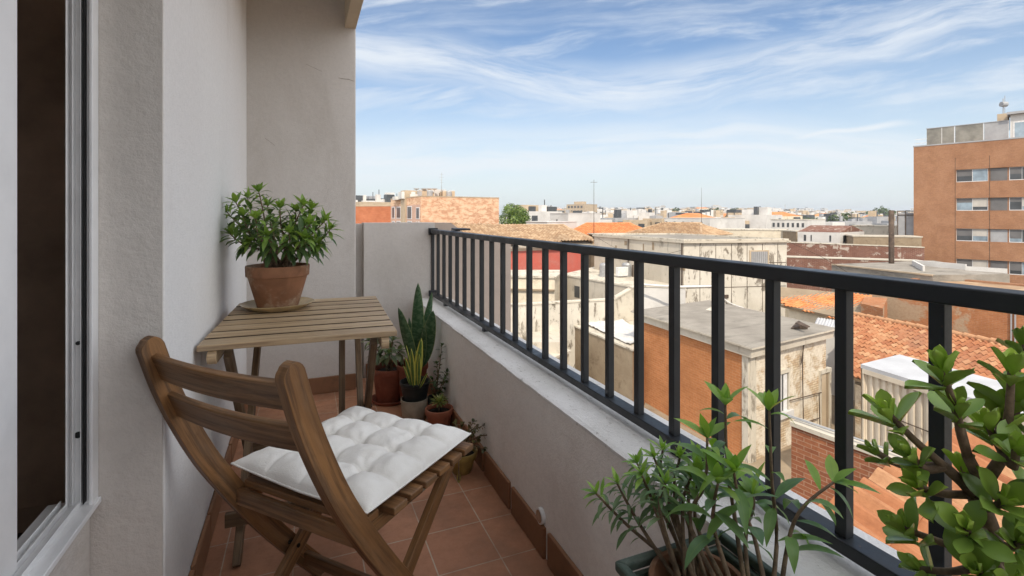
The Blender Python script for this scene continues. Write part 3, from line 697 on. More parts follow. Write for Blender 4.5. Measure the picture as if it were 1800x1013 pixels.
# 4 cream cachepot with black pot
c = Vector((.575, 2.83, 0)); mb = MB(); mb.lathe([(0, 0), (.062, 0), (.066, .004), (.076, .11), (.076, .118), (.071, .118), (.066, .05), (0, .045)], c, 48)
o = mb.build('cream_planter', M['creampot'], smooth=True); tag(o, 'round cream planter on the floor holding the black pot', 'planter'); o.modifiers.new('e', 'EDGE_SPLIT').split_angle = R_(40)
pc = c+Vector((0.006, 0.01, .0465)); r = thing('snake_plant', 'small yellow-edged snake plant in a black plastic pot set in a cream planter', 'potted plant', pc)
potobj(r, .084, .052, .165, .02, M['blackpot'], pc, .004)
blades(r, [(731, 680, 741, 594, 17, -.02), (727, 680, 723, 613, 11, -.05), (724, 680, 712, 628, 10, 0), (734, 680, 731, 616, 10, .03), (723, 682, 709, 643, 6, .0), (736, 678, 737, 622, 9, -.05), (728, 684, 714, 607, 6, .04), (738, 682, 752, 655, 5, -.03)], 2.78, M['snake_y'])
# 5 small clay pot with spiky rosette
random.seed(8)
c = Vector((.668, 2.63, 0)); r = thing('potted_plant', 'small clay pot with a spiky yellow-green rosette beside the cream planter', 'potted plant', c)
potobj(r, .074, .054, .118, .03, M['terra_or'], c)
ms, ml = MB(), MB(); b = c+Vector((0, 0, .10)); t = b+Vector((0, 0, .045)); ms.tube([b, t], .006, 7)
YG = [(.22, .24, .07), (.16, .2, .06), (.28, .28, .1)]
for k in range(46):
    a = k*2.4; e = .05+.9*(k/46); d = Vector((math.cos(a)*(1.1-e*.75), math.sin(a)*(1.1-e*.75), e)); ml.leaf(t, d, random.uniform(.045, .062), .011, None, .35, .3, 1, random.choice(YG), 5, peak=.6)
plantobjs(r, ms, ml)
# 6 slender upright plant behind it
c = Vector((.69, 2.80, 0)); r = thing('potted_plant', 'slender upright small-leaved plant against the parapet behind the small clay pot', 'potted plant', c)
potobj(r, .045, .038, .12, .0, M['blackpot'], c, .004); ms, ml = MB(), MB(); b = c+Vector((0, 0, .10)); DG = [(.05, .085, .035), (.07, .11, .04)]
for px, py, z in [(777, 608, 2.86), (768, 640, 2.83), (786, 655, 2.8), (760, 668, 2.78), (792, 640, 2.9)]:
    t = P(px, py, z); sprig(ms, ml, [b+rv(.01), lerp(b, t, .5)+rv(.01), t], .0035, .0018, 20, .034, .018, t0=.15, droop=.6, cols=DG, young=DG, tipn=5, seg=4)
plantobjs(r, ms, ml)
# 7 yellow bowl with straggly succulent
c = Vector((.655, 2.17, 0)); r = thing('potted_plant', 'straggly brownish succulent in a low yellow glazed bowl nearest the chair', 'potted plant', c)
potobj(r, .070, .045, .092, .026, M['yelpot'], c); ms, ml = MB(), MB(); b = c+Vector((0, 0, .08)); BR = [(.09, .085, .035), (.12, .08, .04), (.06, .075, .03), (.16, .14, .05)]
for px, py, z in [(868, 765, 2.22), (850, 748, 2.25), (832, 742, 2.3), (812, 746, 2.3), (800, 745, 2.3), (815, 770, 2.15), (840, 770, 2.2), (828, 762, 2.25), (850, 790, 2.18), (806, 780, 2.15), (838, 752, 2.2)]:
    t = P(px, py, z); sprig(ms, ml, [b+rv(.02), lerp(b, t, .55)+Vector((0, 0, .025))+rv(.01), t], .0035, .002, 12, .024, .015, t0=.15, droop=.5, cols=BR, young=BR, tipn=5, seg=4, peak=.6)
q = c+Vector((-.03, -.055, .085)); qs = [q, q+Vector((-.01, -.03, .01)), q+Vector((-.012, -.04, -.03)), q+Vector((-.012, -.04, -.072))]
ms.tube(smoothpts(qs), .003, 7); ml.leaf(qs[-1]+Vector((0, 0, .03)), (0, 0, -1), .045, .018, FWD, 0, .3, .6, (.3, .25, .09), 6)
plantobjs(r, ms, ml)

# 8 planter with two pots
pg = thing('planter', 'grey-green rectangular planter in the lower right corner, holding two terracotta pots', 'planter', (.62, .42, 0))
x0, x1, y0, y1, z1 = .500, .742, -.02, .74, .548
def ring(mb, x0, x1, y0, y1, z0, z1, t, k=0):
    A = [(x0, y0), (x1, y0), (x1, y1), (x0, y1)]; B = [(x0+t, y0+t), (x1-t, y0+t), (x1-t, y1-t), (x0+t, y1-t)]
    for i in range(4):
        j = (i+1) % 4; mb.prism([A[i], A[j], B[j], B[i]], z0, z1)
mb = MB(); ring(mb, x0+.012, x1-.012, y0+.012, y1-.012, .02, z1-.02, .012); mb.build('box', M['greenpot'], pg, bevel=.004)
mb = MB(); ring(mb, x0, x1, y0, y1, z1-.0195, z1, .016); mb.build('rim', M['greenpot'], pg, bevel=.005, seg=3)
mb = MB(); mb.prism(rect(x0+.02, y0+.02, x1-.02, y1-.02), .02, .44); mb.build('soil', M['soil'], pg)
for xx in (x0+.03, x1-.03):
    for yy in (y0+.03, y1-.03):
        mb = MB(); mb.prism(rect(xx-.015, yy-.015, xx+.015, yy+.015), 0.001, .0195); mb.build('foot', M['greenpot'], pg)
random.seed(44)
def bigpot(c, r1, label, tips, L, W_, n, pots='terra', **k):
    r = thing('potted_plant', label, 'potted plant', c); potobj(r, r1, r1*.72, .105, .03, M[pots], c, soil=.7)
    ms, ml = MB(), MB(); b = c+Vector((0, 0, .08))
    for q in tips:
        pts = [P(*p_) for p_ in q]; b2 = b+Vector((random.uniform(-.03, .03), random.uniform(-.03, .03), 0))
        sprig(ms, ml, [b2]+pts, .0042, .0020, n, L, W_, **k)
    return r, ms, ml
# fine leaved clump
T1 = [[(1170, 900, .93), (1140, 855, .93)], [(1120, 915, .92), (1085, 850, .92)], [(1110, 930, .93), (1048, 868, .93)], [(1165, 860, .95), (1165, 792, .96)],
      [(1185, 880, .9), (1195, 805, .9)], [(1150, 870, .98), (1120, 815, 1.0)], [(1210, 870, .93), (1225, 800, .95)], [(1190, 860, 1.0), (1180, 830, 1.02)], [(1150, 890, .9), (1128, 835, .9)],
      [(1180, 890, .92), (1150, 805, .93)], [(1200, 890, .88), (1215, 840, .88)], [(1210, 880, .98), (1245, 825, 1.0)], [(1160, 900, .86), (1170, 850, .86)]]
r, ms, ml = bigpot(Vector((.60, .645, .445)), .078, 'bushy narrow-leaved plant in the rear terracotta pot of the green planter', T1, .042, .0098, 21, t0=.42, droop=.9, spread=.9, tipn=8, seg=5, young_t=.9, cols=[(.17, .26, .13), (.22, .31, .17), (.13, .22, .10)])
plantobjs(r, ms, ml)
# tall broad leaved plant
T2 = [[(1290, 900, .84), (1278, 820, .85), (1275, 712, .86)], [(1365, 960, .82), (1357, 850, .83), (1352, 722, .85)], [(1215, 930, .82), (1240, 850, .83), (1243, 770, .85)],
      [(1330, 960, .78), (1300, 880, .78), (1290, 830, .78)], [(1380, 985, .78), (1405, 900, .8), (1465, 848, .82)], [(1260, 950, .78), (1255, 890, .78), (1262, 850, .78)],
      [(1230, 940, .86), (1225, 870, .88), (1228, 830, .88)], [(1310, 960, .84), (1325, 890, .86), (1322, 870, .87)]]
r, ms, ml = bigpot(Vector((.585, .50, .445)), .066, 'tall glossy broad-leaved plant growing past the bottom rail from the front pot of the planter', T2, .076, .0205, 9, t0=.34, droop=.95, spread=.92, tipn=6, seg=7, fold=.22, young_t=.84, cols=[(.14, .25, .085), (.18, .31, .09), (.12, .22, .10)])
plantobjs(r, ms, ml)
# 9 jade plant at right edge
random.seed(77)
c = Vector((.655, .27, .445)); r = thing('jade_plant', 'large jade plant with thick rounded leaves at the right edge', 'potted plant', c)
potobj(r, .075, .055, .105, .025, M['terra'], c, soil=.8); ms, ml = MB(), MB(); b = c+Vector((0, 0, .08))
zj = .60
trunk = [b, P(1745, 1100, .60), P(1748, 1000, .61), P(1738, 930, .62), P(1715, 870, .63)]
tp = smoothpts(trunk); ms.tube(tp, [lerp(.016, .010, i/(len(tp)-1)) for i in range(len(tp))], 12)
ROS = [(1560, 725, .64, 1), (1600, 800, .62, .8), (1655, 650, .60, 1), (1682, 715, .60, .9), (1778, 645, .62, .9), (1735, 745, .62, .9), (1795, 700, .64, 1), (1612, 855, .62, .95),
       (1785, 790, .58, 1), (1590, 930, .64, .9), (1700, 930, .58, .95), (1765, 880, .58, 1), (1795, 955, .57, 1), (1720, 1005, .58, 1), (1830, 740, .62, 1), (1840, 860, .58, 1), (1790, 1030, .56, 1), (1690, 820, .66, .8), (1535, 790, .68, .6), (1750, 710, .66, .8), (1615, 1000, .64, .9), (1800, 600, .68, .7)]
forks = [P(1715, 870, .63), P(1738, 930, .62), P(1748, 985, .61), P(1660, 820, .62), P(1765, 800, .60), P(1700, 800, .61)]
for a, b_ in ((0, 3), (0, 5), (0, 4)): ms.tube([forks[a], lerp(forks[a], forks[b_], .5)+rv(.006), forks[b_]], [.009, .007, .006], 9)
for px, py, z, sc_ in ROS:
    t = P(px, py, z); f = min(forks, key=lambda q: (q-t).length+max(0, q.z-t.z)*2); m_ = lerp(f, t, .55)+Vector((0, 0, -.008))+rv(.006)
    pp = smoothpts([f, m_, t]); ms.tube(pp, [lerp(.0055, .0036, i/(len(pp)-1)) for i in range(len(pp))], 8)
    ax = ((t-f).normalized()+Vector((0, 0, .9))).normalized(); s1 = ax.cross(rv()).normalized(); s2 = ax.cross(s1); bright = random.random()
    for k in range(10):
        lvl = k//2; a = lvl*math.pi/2+(k % 2)*math.pi+random.uniform(-.25, .25); inner = max(0, 1-lvl/5); out = s1*math.cos(a)+s2*math.sin(a)
        d = (out*(.30+.65*(lvl/4))+ax*(1.15-.75*lvl/4)+rv(.12)).normalized(); L = .045*sc_*(.55+.55*min(1, lvl/3))*random.uniform(.72, 1.2)
        cY = (.50, .66, .10); cD = (.30, .46, .09); cc = tuple(lerp(cY[i], cD[i], min(1, lvl/5+(.35 if bright < .5 else 0))) for i in range(3))
        bb = t-ax*(lvl*.0055); ml.leaf(bb, d, L, L*.50, ax, .05, .25, .75, cc, 8, thick=.0042, peak=.62)
plantobjs(r, ms, ml, 'leaf_jade')

# ---- chair
CC = Vector((0, 0, 0))+FWD*1.454+RGT*(-.442); CRZ = -(YAW+math.atan2(.4345, .9007))
ch = thing('folding_chair', 'slatted brown wooden folding chair seen from behind, in front of the table', 'chair', (CC.x, CC.y, 0), CRZ)
def sweep(mb, pts, wid, th, x, rtop=.5):
    p = smoothpts([Vector((0, a, b)) for a, b in pts], 6); m = len(p); o2 = random.random()*5; sec = []
    L = [0]
    for i in range(1, m): L.append(L[-1]+(p[i]-p[i-1]).length)
    for i in range(m):
        d = (p[min(i+1, m-1)]-p[max(i-1, 0)]).normalized(); nn = Vector((0, -d.z, d.y)); e = L[i]; w_ = wid
        if e < wid*rtop: w_ = wid*math.sqrt(max(.05, 1-(1-e/(wid*rtop))**2))
        sec.append([Vector((x, 0, 0))+p[i]+nn*(b*w_/2)+Vector((a*th/2, 0, 0)) for a, b in ((-1, -1), (1, -1), (1, 1), (-1, 1))])
    for i in range(m-1):
        for j in range(4):
            k = (j+1) % 4; e = [0, th, th+wid, 2*th+wid, 2*th+2*wid]
            mb.face([sec[i][j], sec[i][k], sec[i+1][k], sec[i+1][j]], [(L[i]+o2, o2+e[j]), (L[i]+o2, o2+e[j+1]), (L[i+1]+o2, o2+e[j+1]), (L[i+1]+o2, o2+e[j])])
    mb.face(sec[0][::-1], [(o2, o2), (o2+.01, o2), (o2+.01, o2+.02), (o2, o2+.02)]); mb.face(sec[-1], [(o2, o2), (o2+.01, o2), (o2+.01, o2+.02), (o2, o2+.02)])
POST = [(-.447, .866), (-.437, .844), (-.405, .745), (-.363, .645), (-.311, .54), (-.250, .44), (-.180, .335), (-.10, .225), (-.01, .11), (.08, 0)]
for s in (-1, 1):
    mb = MB(); sweep(mb, POST, .052, .026, s*.229)
    o = mb.build('back_leg', M['wood_chair'], ch, local=True)
    o.modifiers.new('w', 'WELD'); bv = o.modifiers.new('b', 'BEVEL'); bv.width = .004; bv.segments = 3; bv.angle_limit = R_(35); bv.limit_method = 'ANGLE'
    tmb('front_leg', M['wood_chair'], ch, lambda mb: mb.bar((s*.190, .195, .405), (s*.190, -.235, 0), .022, .040), .003)
    tmb('seat_rail', M['wood_chair'], ch, lambda mb: mb.bar((s*.200, -.215, .400), (s*.200, .215, .412), .020, .036), .003)
    tmb('pivot', M['metal_dark'], ch, lambda mb: mb.tube([(s*.176, -.062, .178), (s*.247, -.062, .178)], .006, 12), 0)
def bslat(z, y, h, tilt=.42):
    def f(mb):
        n = 10; up = Vector((0, -math.sin(tilt), math.cos(tilt)))
        nn = Vector((0, math.cos(tilt), math.sin(tilt))); th = .016; o1 = random.random()*4
        def sec(i):
            x = -.217+.434*i/n; c = Vector((x, y, z))-nn*(.012*(1-(2*i/n-1)**2))
            return [c-up*h/2-nn*th/2, c-up*h/2+nn*th/2, c+up*h/2+nn*th/2, c+up*h/2-nn*th/2]
        for i in range(n):
            a, b = sec(i), sec(i+1)
            for j in range(4):
                k = (j+1) % 4; e = [0, th, th+h, 2*th+h, 2*th+2*h]; mb.face([a[j], a[k], b[k], b[j]], [(o1+i*.043, o1+e[j]), (o1+i*.043, o1+e[j+1]), (o1+i*.043+.043, o1+e[j+1]), (o1+i*.043+.043, o1+e[j])])
    o = tmb('back_slat', M['wood_chair'], ch, f, 0); o.modifiers.new('w', 'WELD'); bv = o.modifiers.new('b', 'BEVEL'); bv.width = .003; bv.segments = 2; bv.limit_method = 'ANGLE'
bslat(.798, -.424, .066, .36); bslat(.700, -.388, .066, .38)
for i in range(7):
    y = -.188+i*.0655; hx = .246 if y > -.13 else .210
    tmb('seat_slat', M['wood_chair'], ch, lambda mb: mb.bar((-hx, y, .428+.012*(y+.2)), (hx, y, .428+.012*(y+.2)), .052, .019), .003)
tmb('rear_rung', M['wood_chair'], ch, lambda mb: mb.bar((-.215, -.225, .398), (.215, -.225, .398), .018, .040), .003)
tmb('rear_rung', M['wood_chair'], ch, lambda mb: mb.bar((-.18, -.13, .115), (.18, -.13, .115), .018, .034), .003)
tmb('front_rung', M['wood_chair'], ch, lambda mb: mb.bar((-.217, .0, .095), (.217, .0, .095), .018, .034), .003)
tmb('badge', M['plate'], ch, lambda mb: mb.bar((.2115, .005, .402), (.2115, .055, .4035), .003, .022), .0012)

# cushion
cz = .4405
cu = MB(); NX = 84; HW, HD = .236, .232
def cush(u_, v_, side):
    ex = 1-abs(u_)**10; ey = 1-abs(v_)**10
    rim = max(0, (1-abs(u_)**5)*(1-abs(v_)**5))**.42
    fx = (u_+1)*2.0; fy = (v_+1)*2.0
    bx = abs(fx-round(fx)); by = abs(fy-round(fy))
    puff = (min(1, bx*2)**.62*min(1, by*2)**.62)
    crease = min(bx, by); cr = 1-math.exp(-(crease/.07))
    ndist = math.hypot(bx, by); dim = math.exp(-(ndist/.16)**2)
    inside = 1 if max(abs(u_), abs(v_)) < .85 else 0
    h = .031+.015*puff+.006*cr-(.019*dim if inside else 0)
    cell = noise.noise(Vector((math.floor(fx)*3.7+.5, math.floor(fy)*5.3+.5, 9)))
    h += .006*cell*puff
    wr = .0022*math.sin(math.atan2(fy-round(fy), fx-round(fx))*7+cell*9)*math.exp(-((ndist-.22)/.16)**2)*inside+noise.noise(Vector((u_*9, v_*9, 1.3)))*.0035+noise.noise(Vector((u_*3, v_*3, 4)))*.006
    pin = 1-.045*(1-abs(v_)**2)*abs(u_)**3; pin2 = 1-.045*(1-abs(u_)**2)*abs(v_)**3
    x = u_*HW*pin; y = v_*HD*pin2
    zc = cz+.020+.010*abs(u_*v_)**2+(.012 if (u_ < 0 and v_ < 0) else 0)*abs(u_*v_)
    zz = zc+(h+wr)*rim if side > 0 else zc-(.020)*rim
    return Vector((x, y, zz))
for side in (1, -1):
    g = [[cush(-1+2*i/NX, -1+2*j/NX, side) for i in range(NX+1)] for j in range(NX+1)]
    vs = [p for row in g for p in row]; fs = []; us = []
    for j in range(NX):
        for i in range(NX):
            a = j*(NX+1)+i; f = (a, a+1, a+NX+2, a+NX+1); f = f if side > 0 else f[::-1]; fs.append(f); us.append([(vs[k].x, vs[k].y) for k in f])
    cu.mesh(vs, fs, us)
cush_t = thing('seat_cushion', 'off-white tufted square cotton cushion lying on the folding chair', 'cushion', (CC.x, CC.y, 0), CRZ)
o = cu.build('cushion_cover', M['cushion'], cush_t, local=True, smooth=True)
pi = MB(); ed = []
for k in range(4):
    for i in range(30):
        t = -1+2*i/30; uv_ = [(t, -1), (1, t), (-t, 1), (-1, -t)][k]; ed.append(cush(uv_[0], uv_[1], 1))
ed.append(ed[0]); pi.tube(ed, .0024, 7); pi.build('piping', M['cushion'], cush_t, local=True, smooth=True)
bt_ = MB()
for i in (-.5, 0, .5):
    for j in (-.5, 0, .5):
        p_ = cush(i, j, 1); bt_.lathe([(0, 0), (.005, 0), (.006, .0015), (0, .003)], p_+Vector((0, 0, -.0005)), 12)
bt_.build('tuft_stitch', M['cushion'], cush_t, local=True, smooth=True)
#@@PART3
# ================================================================== THE TOWN
random.seed(101)
gm = MB(); gm.face([(-4000, -600, GROUND), (4500, -600, GROUND), (4500, 5000, GROUND), (-4000, 5000, GROUND)]); struct(gm.build('ground', M['ground'], local=True))
def bld(name, label, cat, poly, group=None):
    c = sum((flat(Vector((p[0], p[1], 0))) for p in poly), Vector((0, 0, 0)))/len(poly); c.z = GROUND
    return thing(name, label, cat, c, 0, group)
def part(b, name, mat, f, **k):
    mb = MB(); f(mb); return mb.build(name, mat, b, **k)
def inset(poly, d):
    c = sum((flat(p) for p in poly), Vector((0, 0, 0)))/len(poly); return [flat(p)+(c-flat(p)).normalized()*d for p in poly]
def parapet_ring(mb, poly, z0, z1, t, out=.0):
    n = len(poly); c = sum((flat(p) for p in poly), Vector((0, 0, 0)))/n
    O = [flat(p)+(flat(p)-c).normalized()*out for p in poly]; I = [flat(p)+(c-flat(p)).normalized()*t for p in poly]
    for i in range(n): j = (i+1) % n; mb.prism([O[i], O[j], I[j], I[i]], z0, z1)
def box_poly(A, B, depth):
    A, B = flat(A), flat(B); d = (B-A).normalized(); n = Vector((-d.y, d.x, 0))
    if n.dot(A+B) < 0: n = -n
    return [A, B, B+n*depth, A+n*depth]

# --- brick apartment block at right
A, B = flat(PZ(1606, 52.5, 0)), flat(PZ(1774, 47, 0)); B = A+(B-A)*2.9; poly = box_poly(A, B, 13)
ab = bld('apartment_block', 'tall orange-brown brick apartment block with rows of shuttered windows at the right', 'apartment block', poly)
ztop = zat(A, B, 1606.5, 259)
nb = (poly[3]-poly[0]).normalized(); A0, B0 = A, B; inner = [A+nb*.2, B+nb*.2, poly[2], poly[3]]
part(ab, 'wall', M['b_apart'], lambda mb: mb.prism(inner, GROUND, ztop))
part(ab, 'coping', M['greyw'], lambda mb: parapet_ring(mb, poly, ztop+.002, ztop+.13, .3, .06))
rows = [zat(A, B, 1681, y) for y in (299, 349, 402, 455)]; rows.append(rows[3]*2-rows[2]); rows.append(rows[4]*2-rows[3]); WH = 1.22
wins = [(1681, 1737, 'w', (0, .6)), (1741, 1771, 'p', 0), (1774, 1806, 'v', .3), (1810, 1838, 'p', 0), (1842, 1900, 'w', (.3, .8)), (1904, 1934, 'p', 0)]
tl_ = pxt(A, B, 1680.5); part(ab, 'brick_pier', M['b_apart'], lambda mb: wallwin(mb, A0, B0, 0, tl_, GROUND, ztop-.001, 0, .198))
for ri in range(len(rows)+1):
    hi_ = ztop-.001 if ri == 0 else rows[ri-1]-WH-.01; lo_ = rows[ri]+.01 if ri < len(rows) else GROUND
    part(ab, 'spandrel', M['b_apart'], lambda mb: wallwin(mb, A0, B0, tl_+.00002, 1, lo_, hi_, -.003, .195))
A, B = A+nb*.2, B+nb*.2
for ri, z1 in enumerate(rows):
    z0 = z1-WH
    for wi, (a, b_, k, q) in enumerate(wins):
        t0, t1 = pxt(A, B, a), pxt(A, B, b_); D = .05/(B-A).length
        if k == 'p':
            part(ab, 'wall_panel', M['shut' if (ri+wi) % 3 else 'greyw'], lambda mb: wallwin(mb, A, B, t0, t1, z0, z1, .02, .1)); continue
        fr = part(ab, 'window', M['frame'], lambda mb: wallwin(mb, A, B, t0, t1, z0, z1, .03, .1))
        tm = lerp(t0, t1, .52); pan = [(t0+D, tm-D/2), (tm+D/2, t1-D)] if k == 'w' else [(t0+D, lerp(t0, t1, .7)), (lerp(t0, t1, .7)+D*.6, t1-D)]
        for i, (s0, s1) in enumerate(pan):
            part(fr, 'pane', M['winb' if random.random() < .35 else 'win'], lambda mb: wallwin(mb, A, B, s0, s1, z0+.06, z1-.06, .038, .02))
            dn = random.choice([.0, .35, .6, .72, .72, .88]) if ri else (.55, .0)[i]
            if dn: part(fr, 'blind', M['shut' if i == 0 or ri == 0 else 'shutl'], lambda mb: wallwin(mb, A, B, s0, s1, z1-.04-(WH-.1)*dn, z1-.04, .046, .02))
        part(fr, 'sill', M['greyw'], lambda mb: wallwin(mb, A, B, t0-D*.6, t1+D*.6, z0-.06, z0-.002, .08, .12))
for px in (1679, 1739.5, 1808, 1840):
    t = pxt(A0, B0, px); part(ab, 'expansion_joint', M['rust'], lambda mb: wallwin(mb, A0, B0, t-.0009, t+.0009, GROUND, ztop-1.4, .006, .05))
A, B = A0, B0; n_ = nb
A2, B2 = A+n_*.9, B+n_*.9; zs0 = ztop+.12
for i, (a, b_, mt) in enumerate([(1629, 1655, 'screen'), (1656, 1677, 'screen'), (1679, 1728, 'screen'), (1730, 1772, 'greyw')]):
    t0, t1 = pxt(A2, B2, a), pxt(A2, B2, b_); zt = zs0+1.75
    part(ab, 'terrace_screen', M[mt], lambda mb: wallwin(mb, A2, B2, t0, t1, zs0, zt, 0, .05))
    part(ab, 'screen_post', M['frame'], lambda mb: wallwin(mb, A2, B2, t1, t1+.0022, zs0, zt+.05, .02, .08))
part(ab, 'screen_rail', M['greyw'], lambda mb: wallwin(mb, A2, B2, pxt(A2, B2, 1628), pxt(A2, B2, 1772), zs0+1.752, zs0+1.82, .04, .1))
t0 = pxt(A2, B2, 1776); part(ab, 'penthouse', M['white'], lambda mb: wallwin(mb, A2, B2, t0, 1.0, ztop-.3, ztop+2.4, .1, 6))
part(ab, 'penthouse_roof', M['greyw'], lambda mb: wallwin(mb, A2, B2, t0-.01, 1.0, ztop+2.402, ztop+2.62, .5, 7))
fr = part(ab, 'window', M['frame'], lambda mb: wallwin(mb, A2, B2, pxt(A2, B2, 1781), pxt(A2, B2, 1830), ztop+.1, ztop+1.7, .13, .06))
part(fr, 'pane', M['winb'], lambda mb: wallwin(mb, A2, B2, pxt(A2, B2, 1784), pxt(A2, B2, 1803), ztop+.2, ztop+1.6, .14, .06))
part(fr, 'pane', M['winb'], lambda mb: wallwin(mb, A2, B2, pxt(A2, B2, 1806), pxt(A2, B2, 1827), ztop+.2, ztop+1.6, .14, .06))
part(ab, 'chimney', M['beigew'], lambda mb: wallwin(mb, A2, B2, pxt(A2, B2, 1750), pxt(A2, B2, 1769), ztop+1.2, ztop+2.75, -1, 1.2))
part(ab, 'balcony_rail', M['frame'], lambda mb: [wallwin(mb, A, B, pxt(A, B, 1608), pxt(A, B, 1629), ztop+z_, ztop+z_+.05, -.1, .05) for z_ in (.35, .75)])
q = lerp(A2, B2, pxt(A2, B2, 1759.5))+n_*1.5
part(ab, 'antenna', M['galv'], lambda mb: (mb.tube([(q.x, q.y, ztop+2.7), (q.x, q.y, ztop+4.3)], .04, 6), mb.tube([(q.x-.35, q.y, ztop+3.7), (q.x+.1, q.y-.2, ztop+3.7)], .25, 10), mb.tube([(q.x+.3, q.y, ztop+2.7), (q.x+.3, q.y, ztop+4.6)], .025, 6)))

# --- left brick buildings beyond the end wall
A, B, C_ = flat(PZ(687, 71, 0)), flat(PZ(740, 60, 0)), flat(PZ(877, 66, 0)); poly = [A, B, C_, A+C_-B]
sb = bld('brick_building', 'blotchy salmon brick block with a blank sunlit side, beyond the far end of the railing', 'building', poly)
z1 = zat(A, B, 739, 346)
part(sb, 'wall', [M['b_salmon'], M['white']], lambda mb: mb.prism(poly, GROUND, z1)); part(sb, 'coping', M['beigew'], lambda mb: parapet_ring(mb, poly, z1+.002, z1+.12, .4, .05))
n_ = Vector((B-A)).normalized(); 
zf = zat(A, B, 739, 361); part(sb, 'front_render', M['pinkw'], lambda mb: wallwin(mb, A, B, .01, .985, GROUND, zf+.1, .05, .1))
for a, b_, y0, y1 in [(690.5, 694, 365, 383), (698.5, 704.5, 365, 383), (717.5, 724, 364, 384), (733, 737.5, 366, 384), (690.5, 694, 390, 404), (698.5, 704.5, 390, 404), (717.5, 724, 390, 408), (733, 737.5, 391, 408)]:
    za, zb = zat(A, B, (a+b_)/2, y1), zat(A, B, (a+b_)/2, y0); f = part(sb, 'window', M['frame'], lambda mb: wallwin(mb, A, B, pxt(A, B, a-.7), pxt(A, B, b_+.7), za-.1, zb+.1, .08, .1))
    part(f, 'pane', M['win'], lambda mb: wallwin(mb, A, B, pxt(A, B, a), pxt(A, B, b_), za, zb, .1, .1))
part(sb, 'stair_tower', M['beigew'], lambda mb: wallwin(mb, A, B, pxt(A, B, 707.5), pxt(A, B, 715), GROUND, z1+1., .25, 3))
rc = lerp(A, C_, .5)
def roofbox(px, py0, py1, w_, z, mt, nm='roof_hut'):
    c_ = flat(PZ(px, z, 0)); za = CH+(379-py1)/880*z; zb = CH+(379-py0)/880*z
    part(sb, nm, M[mt], lambda mb: mb.prism([c_+Vector((a*w_/2, b*1.2, 0)) for a, b in ((-1, -1), (1, -1), (1, 1), (-1, 1))], za, zb))
for a in [(715, 338, 350, 1.8, 66, 'white'), (728, 342, 350, 1.5, 66, 'white'), (745, 339, 349, 2.4, 67, 'beigew'), (760, 334, 348, 3.2, 68, 'white'), (772, 337, 349, 3., 69, 'pinkw'), (785, 337, 350, 1.6, 67, 'beigew'), (790, 336, 349, .8, 68, 'white'), (700, 346, 352, 1.2, 68, 'white'), (735, 337, 350, .5, 66, 'greyw')]: roofbox(*a)
for px in (732, 745, 755, 764): 
    p_ = PZ(px, 66, 0); p_.z = CH+(379-334)/880*66
    part(sb, 'satellite_dish', M['white'], lambda mb: (mb.lathe([(0, 0), (.25, .04), (.42, .16)], p_, 12), mb.tube([p_, p_+Vector((0, 0, -.8))], .04, 5)))
A, B = flat(PZ(560, 80, 0)), flat(PZ(690, 76, 0)); poly = box_poly(A, B, 10)
ob = bld('brick_building', 'plain orange brick block with a pale parapet, left of the salmon brick block', 'building', poly)
z1 = zat(A, B, 660, 363); part(ob, 'wall', M['b_far'], lambda mb: mb.prism(poly, GROUND, z1)); part(ob, 'coping', M['beigew'], lambda mb: parapet_ring(mb, poly, z1+.002, z1+.2, .4, .05))

# --- tiled house with red wall (A)
H0 = 2.45
eL, eR = PZ(700, 36.5, H0), PZ(1044, 43.5, H0); rL, rR = PZ(730, 47.5, 1.0), PZ(991, 49.5, 1.0); bk = (rR-eR)*1.0; bR = PZ(1040, 56, H0); bL = PZ(790, 55, H0)
rh = bld('tiled_house', 'long low house with a faded red wall under a brown pantile roof', 'house', [eL, eR, bR, bL])
part(rh, 'wall', M['red'], lambda mb: mb.prism(inset([eL, eR, bR, bL], .6), GROUND, CH-H0-.12))
part(rh, 'roof', M['tile_b'], lambda mb: (tiles(mb, [eL, eR, rR, rL], .3, .5, .05, .03, 4), tiles(mb, [eR, bR, rR], .3, .5, .05, .03, 4), mb.face([rL, rR, bR, bL])))
part(rh, 'eave_board', M['conc'], lambda mb: slab_under(mb, [eL, eR, rR, rL], .18)); part(rh, 'ridge', M['tile_b'], lambda mb: (mb.tube([rL, rR+Vector((0, 0, .02))], .14, 8), mb.tube([rR, eR], .14, 8)))
part(rh, 'wall_band', M['cream'], lambda mb: wallwin(mb, lerp(flat(eL), flat(bR), .03), lerp(flat(eR), flat(bL), .03), .02, .98, CH-H0-.45, CH-H0-.15, .05, .2))
# --- bright orange hip roof (B), brown hip roof (C)
def hip(name, label, e4, r2, h, hr, mat, wall, pitch=.4, course=.6):
    E = [PZ(px, z, h) for px, z in e4]; R2 = [PZ(px, z, hr) for px, z in r2]
    b = bld(name, label, 'house', E); part(b, 'wall', M[wall], lambda mb: mb.prism(inset(E, .7), GROUND, CH-h-.1))
    part(b, 'roof', M[mat], lambda mb: (tiles(mb, [E[0], E[1], R2[1], R2[0]], pitch, course, .05, .04, 4), tiles(mb, [E[1], E[2], R2[1]], pitch, course, .05, .04, 4), tiles(mb, [E[3], E[0], R2[0]], pitch, course, .05, .04, 4), mb.face([E[2], E[3], R2[0], R2[1]])))
    part(b, 'ridge', M[mat], lambda mb: (mb.tube([R2[0], R2[1]], .16, 8), mb.tube([R2[1], E[1]], .16, 8), mb.tube([R2[0], E[0]], .16, 8)))
    part(b, 'eave_board', M['conc_br'], lambda mb: slab_under(mb, [E[0], E[1], R2[1], R2[0]], .15)); return b, E
